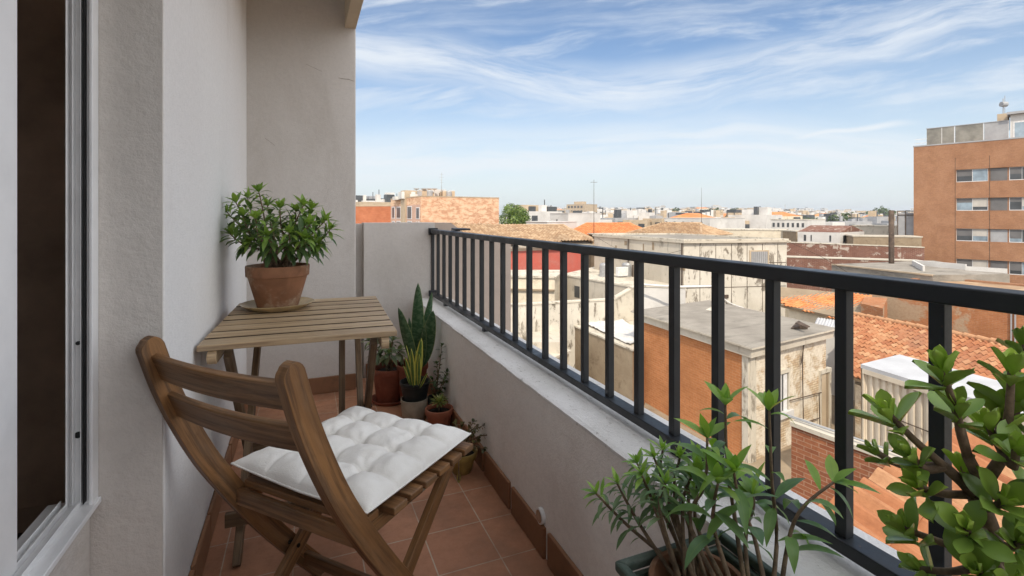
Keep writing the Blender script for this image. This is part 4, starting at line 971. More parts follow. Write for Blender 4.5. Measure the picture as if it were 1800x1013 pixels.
b, E = hip('tiled_house', 'house with a bright orange hipped roof, in front of the distant white houses', [(990, 70), (1140, 72), (1146, 84), (1003, 84)], [(1031, 79), (1108, 79)], 2.75, 1.25, 'tile_r', 'conc_br')
A, B = flat(PZ(1055, 66, 0)), flat(PZ(1132, 67, 0)); part(b, 'veranda', M['conc_br'], lambda mb: mb.prism(box_poly(A, B, 4), GROUND, CH-3.0)); part(b, 'veranda_roof', M['conc'], lambda mb: mb.prism(box_poly(A-(B-A)*.02, B+(B-A)*.02, 5), CH-2.62, CH-2.5))
for k in range(8): part(b, 'veranda_post', M['beigew'], lambda mb: wallwin(mb, A, B, k/7.2, k/7.2+.02, CH-3.0, CH-2.6, .1, .15))
hip('tiled_house', 'house with a brown hipped roof and a pale hip ridge, behind the stained concrete block', [(1085, 50), (1232, 49), (1290, 56), (1140, 66)], [(1166, 59), (1232, 57)], 2.1, .92, 'tile_b', 'beigew', .3, .42)

# --- stained concrete block (D)
h = 1.53; c0, c1, c2 = G(1045, 413, h), G(1202, 424, h), G(1383, 422.5, h); c3 = c0+c2-c1; poly = [flat(p) for p in (c0, c1, c2, c3)]
cb = bld('concrete_building', 'stained flat-roofed concrete block with a grilled window, behind the middle of the railing', 'building', poly)
part(cb, 'wall', M['conc_peel'], lambda mb: mb.prism(poly, GROUND, CH-h-.12))
part(cb, 'side_render', M['conc'], lambda mb: wallwin(mb, poly[0], poly[1], .0, .998, CH-6, CH-h-.125, .02, .1))
part(cb, 'roof', [M['conc'], M['conc_roof']], lambda mb: mb.prism(inset(poly, -.22), CH-h-.118, CH-h, top=1)); part(cb, 'upstand', M['conc_lt'], lambda mb: parapet_ring(mb, poly, CH-h+.002, CH-h+.10, .25, .12))
A, B = poly[1], poly[2]
for k in range(1, 7):
    t = k/6.6; part(cb, 'panel_joint', M['rust'], lambda mb: wallwin(mb, A, B, t-.0022, t+.0022, CH-6, CH-h-.2, .012, .05))
for hh in (2.9, 4.35): part(cb, 'panel_joint', M['rust'], lambda mb: wallwin(mb, A, B, .005, .99, CH-hh-.02, CH-hh+.02, .010, .05))
f = part(cb, 'window', M['beigew'], lambda mb: wallwin(mb, A, B, pxt(A, B, 1317), pxt(A, B, 1351), zat(A, B, 1334, 470), zat(A, B, 1334, 440), .05, .1))
part(f, 'pane', M['greyw'], lambda mb: wallwin(mb, A, B, pxt(A, B, 1319.5), pxt(A, B, 1348.5), zat(A, B, 1334, 468), zat(A, B, 1334, 442.5), .06, .1))
for k in range(9): t = lerp(pxt(A, B, 1321), pxt(A, B, 1347.5), k/8); part(f, 'bar', M['galv'], lambda mb: wallwin(mb, A, B, t-.002, t+.002, zat(A, B, 1334, 468), zat(A, B, 1334, 442), .09, .04))
part(cb, 'drain_pipe', M['frame'], lambda mb: mb.tube(smoothpts([lerp(A, B, .28)+Vector((0, -.1, CH-4.4)), lerp(A, B, .4)+Vector((0, -.12, CH-5.2)), lerp(A, B, .55)+Vector((0, -.15, CH-5.6))]), .04, 6))
part(cb, 'wall_vent', M['rust'], lambda mb: wallwin(mb, A, B, .35, .42, CH-5.0, CH-4.8, .08, .1))
A, B = poly[0], poly[1]
for t, w_, z0, hh in ((.62, .012, 1.9, .9), (.72, .02, 1.75, .5), (.42, .03, 1.8, .3), (.50, .03, 2.35, .35), (.86, .035, 2.5, .5), (.99, .03, 2.6, .7), (.30, .02, 2.2, .3)): part(cb, 'wall_patch', M['conc_br'], lambda mb: wallwin(mb, A, B, t-w_/2, t+w_/2, CH-z0-hh, CH-z0, .035, .1))
part(cb, 'gutter', M['rust'], lambda mb: [mb.tube([lerp(A, B, t)+Vector((-.12, -.12, CH-1.65)), lerp(A, B, t)+Vector((-.12, -.12, CH-4.2))], .045, 6) for t in (.985, .45)])
part(cb, 'boarded_window', M['white'], lambda mb: wallwin(mb, A, B, .16, .27, CH-3.9, CH-2.6, .04, .1))
# terrace block (E1) in front of it
h = 4.25; poly = [flat(p) for p in (G(990, 482, h), G(1111, 503, h), G(1205, 508, h), G(1180, 480, h), G(1050, 468, h))]
tbk = bld('terrace_block', 'low concrete terrace block with a dark square opening, stepping down from the stained concrete block', 'building', poly)
part(tbk, 'wall', [M['conc'], M['conc_roof']], lambda mb: mb.prism(poly, GROUND, CH-h-.1)); part(tbk, 'coping', M['conc_lt'], lambda mb: mb.prism(inset(poly, -.08), CH-h-.099, CH-h+.0))
A, B = poly[0], poly[1]; part(tbk, 'opening', M['win'], lambda mb: wallwin(mb, A, B, pxt(A, B, 1010), pxt(A, B, 1019), zat(A, B, 1014, 523), zat(A, B, 1014, 503), .02, .06))
# low walls in the yard (E2)
def lowwall(label, A, B, h0, h1, th, mat, cop='conc_lt', z0=None, name='yard_wall'):
    b = bld(name, label, 'wall', [A, B]); A, B = flat(A), flat(B); P4 = box_poly(A, B, th)
    def f(mb):
        lo = GROUND if z0 is None else z0; a = [Vector((p.x, p.y, lo)) for p in P4]; hs = [CH-h0, CH-h1, CH-h1, CH-h0]; t = [Vector((p.x, p.y, z)) for p, z in zip(P4, hs)]
        mb.face(t)
        for i in range(4): j = (i+1) % 4; mb.face([a[i], a[j], t[j], t[i]])
    part(b, 'wall_body', M[mat], f)
    d = (B-A).normalized(); n = (P4[3]-P4[0]).normalized()
    part(b, 'coping', M[cop], lambda mb: mb.bar(A+n*th/2+Vector((0, 0, CH-h0+.043)), B+n*th/2+Vector((0, 0, CH-h1+.043)), th+.09, .08))
    return b
lowwall('long pale concrete yard wall below the red-walled house', G(870, 540, 4.57), G(1078, 528, 4.57), 4.57, 4.57, .3, 'conc_peel')
lowwall('short pale yard wall whose top slopes up towards the concrete block', G(1078, 526, 4.52), G(1118, 507, 4.02), 4.6, 3.95, .25, 'conc_lt')
lowwall('peeling white yard wall crossed by a white pipe, in front of the concrete block', G(1120, 504, 3.9), G(1205, 507, 3.95), 3.9, 3.95, .25, 'white')
p_ = bld('pipe', 'white pipe draped along the top of the peeling white yard wall', 'pipe', [G(1135, 503, 3.8), G(1250, 506, 3.8)])
part(p_, 'pipe_run', M['frame'], lambda mb: mb.tube(smoothpts([G(1128, 500, 3.7), G(1160, 502.5, 3.72), G(1200, 504, 3.7), G(1265, 503, 3.7)]), .05, 6), smooth=True)
poly = [flat(p) for p in (PZ(895, 34, 0), PZ(975, 33.5, 0), PZ(990, 37.5, 0), PZ(880, 37.5, 0))]
b = bld('shed', 'small cream lean-to against the foot of the red wall', 'shed', poly)
part(b, 'wall', M['cream'], lambda mb: mb.prism(poly, GROUND, CH-4.2)); part(b, 'roof', M['conc_lt'], lambda mb: mb.prism(inset(poly, -.15), CH-4.198, CH-4.08)); part(b, 'ledge', M['conc_br'], lambda mb: wallwin(mb, poly[0], poly[1], 0, 1, CH-5.05, CH-4.95, .2, .3))
part(b, 'ledge', M['conc_br'], lambda mb: wallwin(mb, poly[0], poly[1], 0, 1, CH-6.2, CH-6.1, .12, .2))
h = 5.75; poly = [flat(p) for p in (G(988, 562, h), G(1112, 613, h), G(1160, 590, h), G(1112, 553, h), G(1040, 553, h))]
b = bld('annex', 'low annex with crumpled pale roof sheeting and a brown rendered wall', 'building', poly)
part(b, 'wall', M['conc_br'], lambda mb: mb.prism(poly, GROUND, CH-h-.1))
def crumple(mb, poly, z, n=26, amp=.12):
    P4 = poly if len(poly) == 4 else [poly[0], poly[1], poly[2], poly[-1]]
    g = [[lerp(lerp(P4[0], P4[1], i/n), lerp(P4[3], P4[2], i/n), j/n) for i in range(n+1)] for j in range(n+1)]
    for row in g:
        for p in row: p.z = z+amp*noise.noise(Vector((p.x*1.4, p.y*1.4, 2)))+.4*amp*noise.noise(Vector((p.x*5, p.y*5, 2)))
    for j in range(n):
        for i in range(n): mb.face([g[j][i], g[j][i+1], g[j+1][i+1], g[j+1][i]])
part(b, 'roof', M['conc_lt'], lambda mb: mb.prism(inset(poly, -.1), CH-h-.099, CH-h-.02))
part(b, 'roof_sheeting', M['white'], lambda mb: crumple(mb, [flat(p) for p in (G(1020, 567, h), G(1108, 608, h), G(1150, 588, h), G(1060, 555, h))], CH-h+.09))
h = 6.6; poly = [flat(p) for p in (G(850, 596, h), G(940, 645, h), G(1000, 620, h), G(915, 580, h))]
b = bld('annex', 'small cream annex with a sloping concrete hood, seen between the farther balusters', 'building', poly)
part(b, 'wall', M['cream'], lambda mb: mb.prism(poly, GROUND, CH-h)); part(b, 'roof', M['conc_lt'], lambda mb: mb.prism(inset(poly, -.12), CH-h+.001, CH-h+.12))
q = [flat(p) for p in (G(925, 600, 5.9), G(985, 600, 5.9), G(983, 575, 5.9), G(935, 572, 5.9))]; part(b, 'hood', M['conc'], lambda mb: mb.prism(q, CH-h+.12, CH-5.95))

# --- small orange and cream brick house (F)
h = 4.3; f0, f1, f2 = G(1113, 547, h), G(1321, 611, h), G(1467, 577, h); f3 = f0+f2-f1; poly = [flat(p) for p in (f0, f1, f2, f3)]
fh = bld('brick_house', 'flat-roofed house with an orange brick side and a limewashed cream brick front', 'house', poly)
wp = inset(poly, .28)
part(fh, 'wall', M['b_cream'], lambda mb: mb.prism(wp, GROUND, CH-h-.36))
part(fh, 'side_wall', M['b_orange'], lambda mb: wallwin(mb, wp[0], wp[1], .0, .955, GROUND, CH-h-.37, .03, .1))
part(fh, 'corner_pier', M['conc_lt'], lambda mb: (wallwin(mb, wp[0], wp[1], .957, 1.0, GROUND, CH-h-.38, .06, .12), wallwin(mb, wp[1], wp[2], 0, .06, GROUND, CH-h-.38, .05, .12)))
part(fh, 'cornice', M['conc'], lambda mb: mb.prism(inset(poly, .03), CH-h-.359, CH-h-.061)); 
part(fh, 'roof', [M['conc'], M['conc_roof']], lambda mb: mb.prism(inset(poly, -.12), CH-h-.06, CH-h, top=1))
A, B = wp[1], wp[2]
def facade_opening(b, A, B, pa, pb, ya, yb, nm='window', glass='win', trim='conc_lt'):
    ta, tb_ = pxt(A, B, pa), pxt(A, B, pb); za, zb = zat(A, B, (pa+pb)/2, yb), zat(A, B, (pa+pb)/2, ya); e = .09/(B-A).length
    f = part(b, nm, M[trim], lambda mb: (wallwin(mb, A, B, ta-e, ta, za, zb, .07, .15), wallwin(mb, A, B, tb_, tb_+e, za, zb, .07, .15), wallwin(mb, A, B, ta-e, tb_+e, zb, zb+.14, .08, .16)))
    part(f, 'pane', M[glass], lambda mb: wallwin(mb, A, B, ta, tb_, za, zb, .012, .1)); return f
f = facade_opening(fh, A, B, 1367, 1383, 656, 722); part(f, 'frame', M['frame'], lambda mb: (wallwin(mb, A, B, pxt(A, B, 1371), pxt(A, B, 1372.5), zat(A, B, 1372, 722), zat(A, B, 1372, 658), .03, .05), wallwin(mb, A, B, pxt(A, B, 1376), pxt(A, B, 1382), zat(A, B, 1378, 722), zat(A, B, 1378, 658), .03, .05)))
part(f, 'sill', M['white'], lambda mb: wallwin(mb, A, B, pxt(A, B, 1364), pxt(A, B, 1388), zat(A, B, 1376, 727)-.1, zat(A, B, 1376, 722), .16, .3))
f = facade_opening(fh, A, B, 1441, 1456, 655, 762, 'door', 'conc_br'); part(f, 'leaf', M['beigew'], lambda mb: wallwin(mb, A, B, pxt(A, B, 1444), pxt(A, B, 1451), zat(A, B, 1447, 762), zat(A, B, 1447, 657), .02, .05))
zz = zat(A, B, 1410, 660)
part(fh, 'pipe', M['rust'], lambda mb: [mb.tube([lerp(A, B, pxt(A, B, a))+Vector((-.05, -.12, zat(A, B, a, y))) for a, y in q], .018, 6) for q in ([(1409, 590), (1407, 640), (1409, 770)], [(1385, 702), (1440, 688)], [(1407, 742), (1438, 732)], [(1436, 690), (1438, 760)], [(1413, 585), (1404, 640)])])
part(fh, 'roof_hatch', M['rust'], lambda mb: (mb.face([G(1390, 577, 4.25), G(1420, 578, 4.25), G(1418, 571, 4.1), G(1400, 566, 4.1)]), mb.face([G(1398, 569, 4.05), G(1404, 565, 4.0), G(1424, 575, 4.05), G(1418, 577, 4.1)])), solid=.03)
part(fh, 'roof_patch', M['conc_lt'], lambda mb: mb.face([p+Vector((0, 0, .006)) for p in (G(1240, 545, h), G(1262, 549, h), G(1275, 544, h), G(1250, 540, h))]))
# paved yard at its foot
poly = [flat(p) for p in (G(1100, 830, 8.2), G(1420, 870, 8.2), G(1560, 760, 8.2), G(1470, 640, 8.2), G(1150, 650, 8.2))]
yd = MB(); yd.prism(poly, GROUND, CH-8.2); struct(yd.build('yard_paving', M['conc_br']))
# --- brick low wall (L)
b = lowwall('orange brick boundary wall with a mossy coping, right of the near cream brick front', PZ(1391, 9.9, 4.15), PZ(1790, 7.1, 4.15), 4.15, 4.15, .26, 'b_low', 'conc', name='brick_wall')
A, B = flat(PZ(1391, 9.9, 0)), flat(PZ(1790, 7.1, 0))
part(b, 'conduit', M['galv'], lambda mb: [mb.tube([A+Vector((.05, .12+k*.1, CH-4.15+.13+k*.02)), lerp(A, B, .5)+Vector((.05, .12+k*.1, CH-4.15+.16)), B+Vector((.05, .12+k*.1, CH-4.0))], .016, 6) for k in range(2)])
part(b, 'corner_patch', M['cream'], lambda mb: wallwin(mb, A, B, .002, .07, CH-6.5, CH-6.0, .012, .1))
# --- orange roof behind (H)
E = [G(1372, 534, 4.8), G(1520, 566, 4.8), G(1530, 518, 4.15), G(1372, 503, 4.15)]
hb2 = bld('tiled_house', 'house with an orange pantile roof, right behind the stained concrete block', 'house', E)
part(hb2, 'wall', M['cream'], lambda mb: mb.prism(inset(E, .4), GROUND, CH-5.0)); part(hb2, 'roof', M['tile_r'], lambda mb: tiles(mb, E, .2, .3, .03, .02, 4)); part(hb2, 'eave_board', M['conc_br'], lambda mb: slab_under(mb, E, .15))
part(hb2, 'gable', M['b_patch'], lambda mb: mb.prism([flat(p) for p in (G(1513, 548, 4.6), G(1552, 558, 4.6), G(1560, 520, 4.1), G(1520, 518, 4.1))], GROUND, CH-4.2))
E = [G(1432, 568, 5.0), G(1530, 582, 5.0), G(1530, 560, 4.8), G(1440, 553, 4.8)]; b = bld('shed', 'low lean-to with pale corrugated sheet roofing below the orange pantile roof', 'shed', E)
part(b, 'wall', M['white'], lambda mb: mb.prism(inset(E, .2), GROUND, CH-5.15)); part(b, 'roof', M['sheetw'], lambda mb: tiles(mb, E, .12, 1.2, .02, .005, 4))
# --- long patched brick building (I)
A, B = flat(PZ(1528, 27, 0)), flat(PZ(1860, 21, 0)); poly = box_poly(A, B, 7.5); h = 3.9
ib = bld('brick_building', 'long low orange brick building patched with grey render, behind the near tiled roof', 'building', poly)
part(ib, 'wall', [M['b_patch'], M['tile_a']], lambda mb: mb.prism(poly, GROUND, CH-h)); part(ib, 'coping', M['b_apart'], lambda mb: parapet_ring(mb, poly, CH-h+.001, CH-h+.16, .35, .06))
part(ib, 'roof', M['tile_b'], lambda mb: mb.prism(inset(poly, .4), CH-h+.0015, CH-h+.06))
part(ib, 'downpipe', M['greyw'], lambda mb: [wallwin(mb, A, B, t, t+.006, GROUND, CH-h-.05, .07, .08) for t in (pxt(A, B, 1777), pxt(A, B, 1784))])
S0 = [PZ(1462, 35.5, 3.45), PZ(1640, 29, 3.45), PZ(1775, 29.5, 3.45), PZ(1640, 38.5, 3.45)]; sk = bld('roof_deck', 'flat screed roof with pale upturned white edges on the patched brick building', 'roof', S0)
part(sk, 'deck', M['conc_roof'], lambda mb: mb.prism([flat(p) for p in S0], GROUND, CH-3.45))
part(sk, 'upstand', M['white'], lambda mb: (wallwin(mb, flat(PZ(1607, 34.8, 0)), flat(PZ(1697, 31.8, 0)), 0, 1, CH-3.7, CH-3.1, 0, .12), wallwin(mb, flat(PZ(1697, 31.5, 0)), flat(PZ(1770, 30, 0)), 0, 1, CH-3.7, CH-3.2, 0, .12), mb.prism([flat(p) for p in (PZ(1607, 34.8, 0), PZ(1626, 31, 0), PZ(1622, 31, 0), PZ(1603, 34.8, 0))], CH-3.7, CH-3.12)))
part(sk, 'edge_trim', M['beigew'], lambda mb: wallwin(mb, flat(S0[0]), flat(S0[1]), 0, 1, CH-3.52, CH-3.43, .05, .2))
# --- big near pantile roof (J)
J0, J1 = G(1494, 552, 4.6), G(1850, 622, 4.6); Ea = G(1484, 657, 5.85); E = [Ea, Ea+(J1-J0), J1, J0]
jr = bld('tiled_house', 'house under the big sunlit orange pantile roof at the right, behind the white shed', 'house', E+[E[2]+(E[3]-E[0])])
part(jr, 'roof', M['tile_a'], lambda mb: tiles(mb, E, .20, .32, .04, .03, 8, jit=.010)); part(jr, 'eave_board', M['conc_br'], lambda mb: slab_under(mb, E, .1))
back = [flat(p) for p in (E[0], E[1], E[2]+flat(E[3]-E[0])*.6, E[3]+flat(E[3]-E[0])*.6)]
part(jr, 'wall', M['b_cream'], lambda mb: mb.prism(inset([E[0], E[1], E[2], E[3]], .35), GROUND, CH-6.2))
def ridgecaps(mb, a, b, r=.11, L=.4):
    d = b-a; n = int(d.length/L)
    for i in range(n):
        p0, p1 = lerp(a, b, i/n), lerp(a, b, (i+1.15)/n); mb.tube([p0+Vector((0, 0, .05)), p1+Vector((0, 0, .02))], [r, r*.82], 10)
part(jr, 'ridge', M['tile_a'], lambda mb: ridgecaps(mb, J0, J1))
# --- corrugated white shed (K)
h = 3.87; k0, k1, kb = G(1517, 641, h), G(1860, 746, h), G(1583, 624, h); k2 = kb+(k1-k0)
ks = bld('metal_shed', 'cream corrugated metal shed with a flat white roof, in front of the big tiled roof', 'shed', [k0, k1, k2, kb])
part(ks, 'roof', M['sheetw'], lambda mb: mb.prism(inset([k0, k1, k2, kb], -.05), CH-h-.10, CH-h))
def corr(mb, A, B, z0, z1, pitch=.17, d=.05):
    A, B = flat(A), flat(B); L = (B-A).length; dr = (B-A)/L; n = Vector((dr.y, -dr.x, 0)); n = n if n.dot(-A) > 0 else -n; k = int(L/pitch); pts = []
    for i in range(k):
        for f, o in ((0, 0), (.3, 0), (.45, 1), (.85, 1)): pts.append(A+dr*((i+f)*pitch)-n*(o*d+.03))
    for i in range(len(pts)-1):
        a, b = pts[i], pts[i+1]; mb.face([Vector((a.x, a.y, z0)), Vector((b.x, b.y, z0)), Vector((b.x, b.y, z1)), Vector((a.x, a.y, z1))])
part(ks, 'wall', M['sheet'], lambda mb: (corr(mb, k0, k1, CH-6.4, CH-h-.1), corr(mb, kb, k0, CH-6.4, CH-h-.1)))
part(ks, 'top_trim', M['sheet'], lambda mb: wallwin(mb, flat(k0), flat(k1), 0, 1, CH-h-.22, CH-h-.101, .03, .08)); part(ks, 'corner_post', M['sheet'], lambda mb: wallwin(mb, flat(k0), flat(k1), 0, .008, CH-6.4, CH-h-.221, .02, .12))
part(ks, 'base', M['conc'], lambda mb: mb.prism(inset([k0, k1, k2, kb], .15), GROUND, CH-6.3)); part(ks, 'wall_seam', M['rust'], lambda mb: wallwin(mb, flat(k0), flat(k1), .05, .42, CH-4.96, CH-4.94, .004, .02))
# --- near tiled roof bottom right (M)
e_ = (G(1590, 868, 2.35)-G(1508, 920, 2.35)); a0 = G(1500, 925, 2.30)
dn = flat(P(1720, 1013, 2.9)-P(1520, 905, 3.6)).normalized()
ev = flat(e_).normalized(); perp = Vector((ev.y, -ev.x, 0)); perp = perp if perp.dot(RGT) > 0 else -perp
up_ = Vector((perp.x, perp.y, -.34)).normalized()
m0 = a0-ev*2.2; m1 = a0+ev*2.6; E = [m0, m1, m1+up_*3.4, m0+up_*3.4]
nr_ = bld('tiled_roof', 'near weathered pantile roof just below the balcony at the lower right', 'roof', E)
part(nr_, 'tiles', M['tile_a'], lambda mb: tiles(mb, E, .21, .40, .045, .03, 10, jit=.012, updir=-up_)); part(nr_, 'mortar_bed', M['conc'], lambda mb: slab_under(mb, E, .14))
part(nr_, 'wall', M['conc_br'], lambda mb: mb.prism(inset(E, .25), GROUND, CH-3.9))

# --- ruins and white house in the middle distance (G)
lowwall('ruined dark brick wall with peeling plaster, left of the apartment block', PZ(1383, 48, 2.6), PZ(1625, 44, 2.85), 2.6, 2.85, .4, 'b_ruin', name='ruined_wall')
b = lowwall('lower ledge of broken brick wall in front of the ruined dark brick wall', PZ(1383, 43, 3.6), PZ(1625, 40.5, 3.75), 3.6, 3.75, 1.2, 'b_ruin', 'conc', name='ruined_wall')
A, B, C_ = flat(PZ(1402, 55, 0)), flat(PZ(1477, 52, 0)), flat(PZ(1519, 56, 0)); poly = [A, B, C_, A+C_-B]
b = bld('white_house', 'low white house with a patchy brown roof behind the ruined dark brick wall', 'house', poly)
part(b, 'wall', M['white'], lambda mb: mb.prism(poly, GROUND, CH-1.78)); part(b, 'roof', M['b_ruin'], lambda mb: (mb.face([Vector((p.x, p.y, z)) for p, z in ((A, CH-1.77), (B, CH-1.77), (lerp(B, C_, .5), CH-1.1), (A+(C_-B)*.5, CH-1.1))]), mb.face([Vector((p.x, p.y, z)) for p, z in ((C_, CH-1.77), (B, CH-1.77), (lerp(B, C_, .5), CH-1.1))])))
for a, b_ in ((1413, 1417), (1425, 1427), (1458, 1461)): part(b, 'window', M['win'], lambda mb: wallwin(mb, A, B, pxt(A, B, a), pxt(A, B, b_), CH-2.75, CH-2.1, .02, .1))
for a, b_ in ((1482, 1486), (1499, 1502), (1510, 1514)): part(b, 'window', M['win'], lambda mb: wallwin(mb, B, C_, pxt(B, C_, a), pxt(B, C_, b_), CH-2.8, CH-2.1, .02, .1))
def wallbox(name, label, cat, A, B, h, dp, mat, cap='conc_lt'):
    poly = box_poly(flat(A), flat(B), dp); b = bld(name, label, cat, poly); part(b, 'wall', M[mat], lambda mb: mb.prism(poly, GROUND, CH-h-.12)); part(b, 'coping', M[cap], lambda mb: mb.prism(inset(poly, -.1), CH-h-.119, CH-h)); return b, poly
wallbox('grey_building', 'long grey-beige building behind the white house and the pole', 'building', PZ(1499, 62, 0), PZ(1640, 56, 0), 1.2, 6, 'conc')
wallbox('low_building', 'low beige building left of the white house, above the concrete block', 'building', PZ(1262, 64, 0), PZ(1380, 60, 0), 1.72, 5, 'cream')
wallbox('low_building', 'low brown rendered building between the beige building and the white house', 'building', PZ(1376, 60, 0), PZ(1400, 57, 0), 1.75, 5, 'conc_br')
wallbox('low_building', 'open fronted low building at the foot of the apartment block', 'building', PZ(1500, 50, 0), PZ(1620, 48, 0), 2.0, 3, 'conc_br', 'conc')
b, poly = wallbox('white_house', 'long two-storey white house with terrace railings, above the low brown building', 'house', PZ(1355, 97, 0), PZ(1421, 92, 0), .72, 9, 'white')
for k in range(7): part(b, 'window', M['win'], lambda mb: wallwin(mb, poly[0], poly[1], .05+k*.13, .11+k*.13, CH-2.2, CH-1.4, .03, .1))
b, poly = wallbox('white_house', 'cubic white house right of the green tree', 'house', PZ(967, 92, 0), PZ(999, 88, 0), -.45, 8, 'white', 'white')
for a, z in ((.35, 0), (.8, -1), (.4, -3)): part(b, 'window', M['win'], lambda mb: wallwin(mb, poly[0], poly[1], a, a+.07, CH+z-1.6, CH+z-.7, .03, .1))
b, poly = wallbox('white_house', 'wide low white house with a grey side, above the brown hipped roof', 'house', PZ(1162, 120, 0), PZ(1248, 108, 0), .55, 12, 'white', 'white')
for k in range(5): part(b, 'window', M['win'], lambda mb: wallwin(mb, poly[0], poly[1], .1+k*.18, .14+k*.18, CH-2.0, CH-1.4, .03, .1))
b, poly = wallbox('tower_block', 'brown beige block rising highest above the distant skyline', 'apartment block', PZ(996, 300, 0), PZ(1027, 290, 0), -6.6, 12, 'beigew', 'beigew')
for k in range(5):
    for j in range(3): part(b, 'window', M['win'], lambda mb: wallwin(mb, poly[0], poly[1], .08+k*.18, .18+k*.18, CH+6-j*2.7-1.6, CH+6-j*2.7-.3, .05, .1))
part(b, 'roof_hut', M['beigew'], lambda mb: wallwin(mb, poly[0], poly[1], .3, .75, CH+6.6, CH+8.2, -2, 4))

def clutter(b, poly, z, n, seed, ac=True):
    rnd = random.Random(seed); c = sum((flat(p) for p in poly), Vector((0, 0, 0)))/len(poly)
    for k in range(n):
        a, b_ = rnd.choice(range(len(poly))), rnd.random(); e = lerp(flat(poly[a]), flat(poly[(a+1) % len(poly)]), b_); p = lerp(c, e, rnd.uniform(.15, .75)); k_ = rnd.choice(['vent', 'ac', 'pipe', 'tank', 'pipe'])
        if k_ == 'vent': part(b, 'roof_vent', M['conc_lt'], lambda mb: (mb.prism([p+Vector((i*.22, j*.22, 0)) for i, j in ((-1, -1), (1, -1), (1, 1), (-1, 1))], z, z+.7), mb.prism([p+Vector((i*.3, j*.3, 0)) for i, j in ((-1, -1), (1, -1), (1, 1), (-1, 1))], z+.701, z+.78)))
        elif k_ == 'ac': part(b, 'condenser', M['frame'], lambda mb: mb.prism([p+Vector((i*.4, j*.16, 0)) for i, j in ((-1, -1), (1, -1), (1, 1), (-1, 1))], z+.1, z+.7), bevel=.02)
        elif k_ == 'tank': part(b, 'water_tank', M['galv'], lambda mb: mb.lathe([(0, 0), (.38, 0), (.38, .8), (.3, .92), (0, .96)], Vector((p.x, p.y, z)), 14), smooth=False)
        else: part(b, 'vent_pipe', M['rust'], lambda mb: mb.tube([Vector((p.x, p.y, z-.1)), Vector((p.x, p.y, z+rnd.uniform(.5, 1.3)))], .05, 7))
clutter(tbk, [G(1000, 482, 4.25), G(1111, 500, 4.25), G(1150, 486, 4.25), G(1050, 472, 4.25)], CH-4.25, 5, 8)
clutter(sb, [flat(PZ(687, 71, 0)), flat(PZ(740, 60, 0)), flat(PZ(877, 66, 0))], zat(flat(PZ(687, 71, 0)), flat(PZ(740, 60, 0)), 739, 346), 8, 12)
def wire(label, pts, r=.012):
    t = thing('cable', label, 'cable', Vector(pts[0])); part(t, 'wire', M['rust'], lambda mb: mb.tube(smoothpts(pts, 8), r, 5)); return t
wire('thin black cable sagging between the concrete block and the patched brick building', [G(1383, 424, 1.45), P(1450, 455, 27), P(1530, 505, 27)])
wire('thin cable drooping across the stained side of the concrete block', [G(1050, 418, 1.7), P(1120, 452, 33), P(1200, 440, 29.7)])
b, poly = wallbox('white_house', 'small white house with two dark windows in front of the bright orange hipped roof', 'house', PZ(925, 78, 0), PZ(962, 74, 0), .9, 6, 'white', 'white')
for t in (.2, .65): part(b, 'window', M['win'], lambda mb: wallwin(mb, poly[0], poly[1], t, t+.13, CH-2.4, CH-1.5, .03, .1))
# poles, antennas, frame
def pole(name, label, cat, px, py0, py1, z, r, mat='rust', arms=0, r1=None):
    p0 = P(px, py1, z); p1 = P(px, py0, z); b = thing(name, label, cat, p0); part(b, 'mast', M[mat], lambda mb: mb.tube([p0, p1], [r, r1 or r], 10), smooth=True)
    for k in range(arms):
        q = p1-Vector((0, 0, .25+k*.35)); a = RGT*random.uniform(.2, .35); part(b, 'crossbar', M[mat], lambda mb: mb.bar(q-a, q+a, .03, .03))
    return b
pole('steel_pole', 'thick rusty steel pole standing before the apartment block', 'pole', 1567, 370, 520, 36, .17)
pole('antenna_mast', 'tall thin antenna mast behind the stained concrete block', 'antenna', 1044, 316, 430, 48, .035, 'rust', 1, .015)
pole('antenna_mast', 'thin antenna mast behind the brown hipped roof', 'antenna', 1233, 330, 402, 62, .035, 'rust', 0, .015)
pole('antenna_mast', 'faint antenna on the roof of the salmon brick block', 'antenna', 776, 304, 345, 66, .03, 'galv', 4)
pole('antenna_mast', 'slim mast on the far skyline right of the brown beige block', 'antenna', 1380, 360, 380, 160, .09, 'galv')
A, B = flat(PZ(1577, 54, 0)), flat(PZ(1612, 53, 0)); b = bld('screen_frame', 'grey netting panel in a rusty steel frame beside the apartment block', 'screen', [A, B])
part(b, 'netting', M['greyw'], lambda mb: wallwin(mb, A, B, 0, 1, CH-3.1, CH+.28, 0, .05))
for t in (0, .4, .85): part(b, 'post', M['rust'], lambda mb: wallwin(mb, A, B, t, t+.05, CH-4, CH+.5, .05, .1))
part(b, 'top_bar', M['rust'], lambda mb: (wallwin(mb, A, B, 0, 1, CH+.42, CH+.52, .08, .1), wallwin(mb, A, B, 0, 1, CH+.02, CH+.1, .08, .1)))

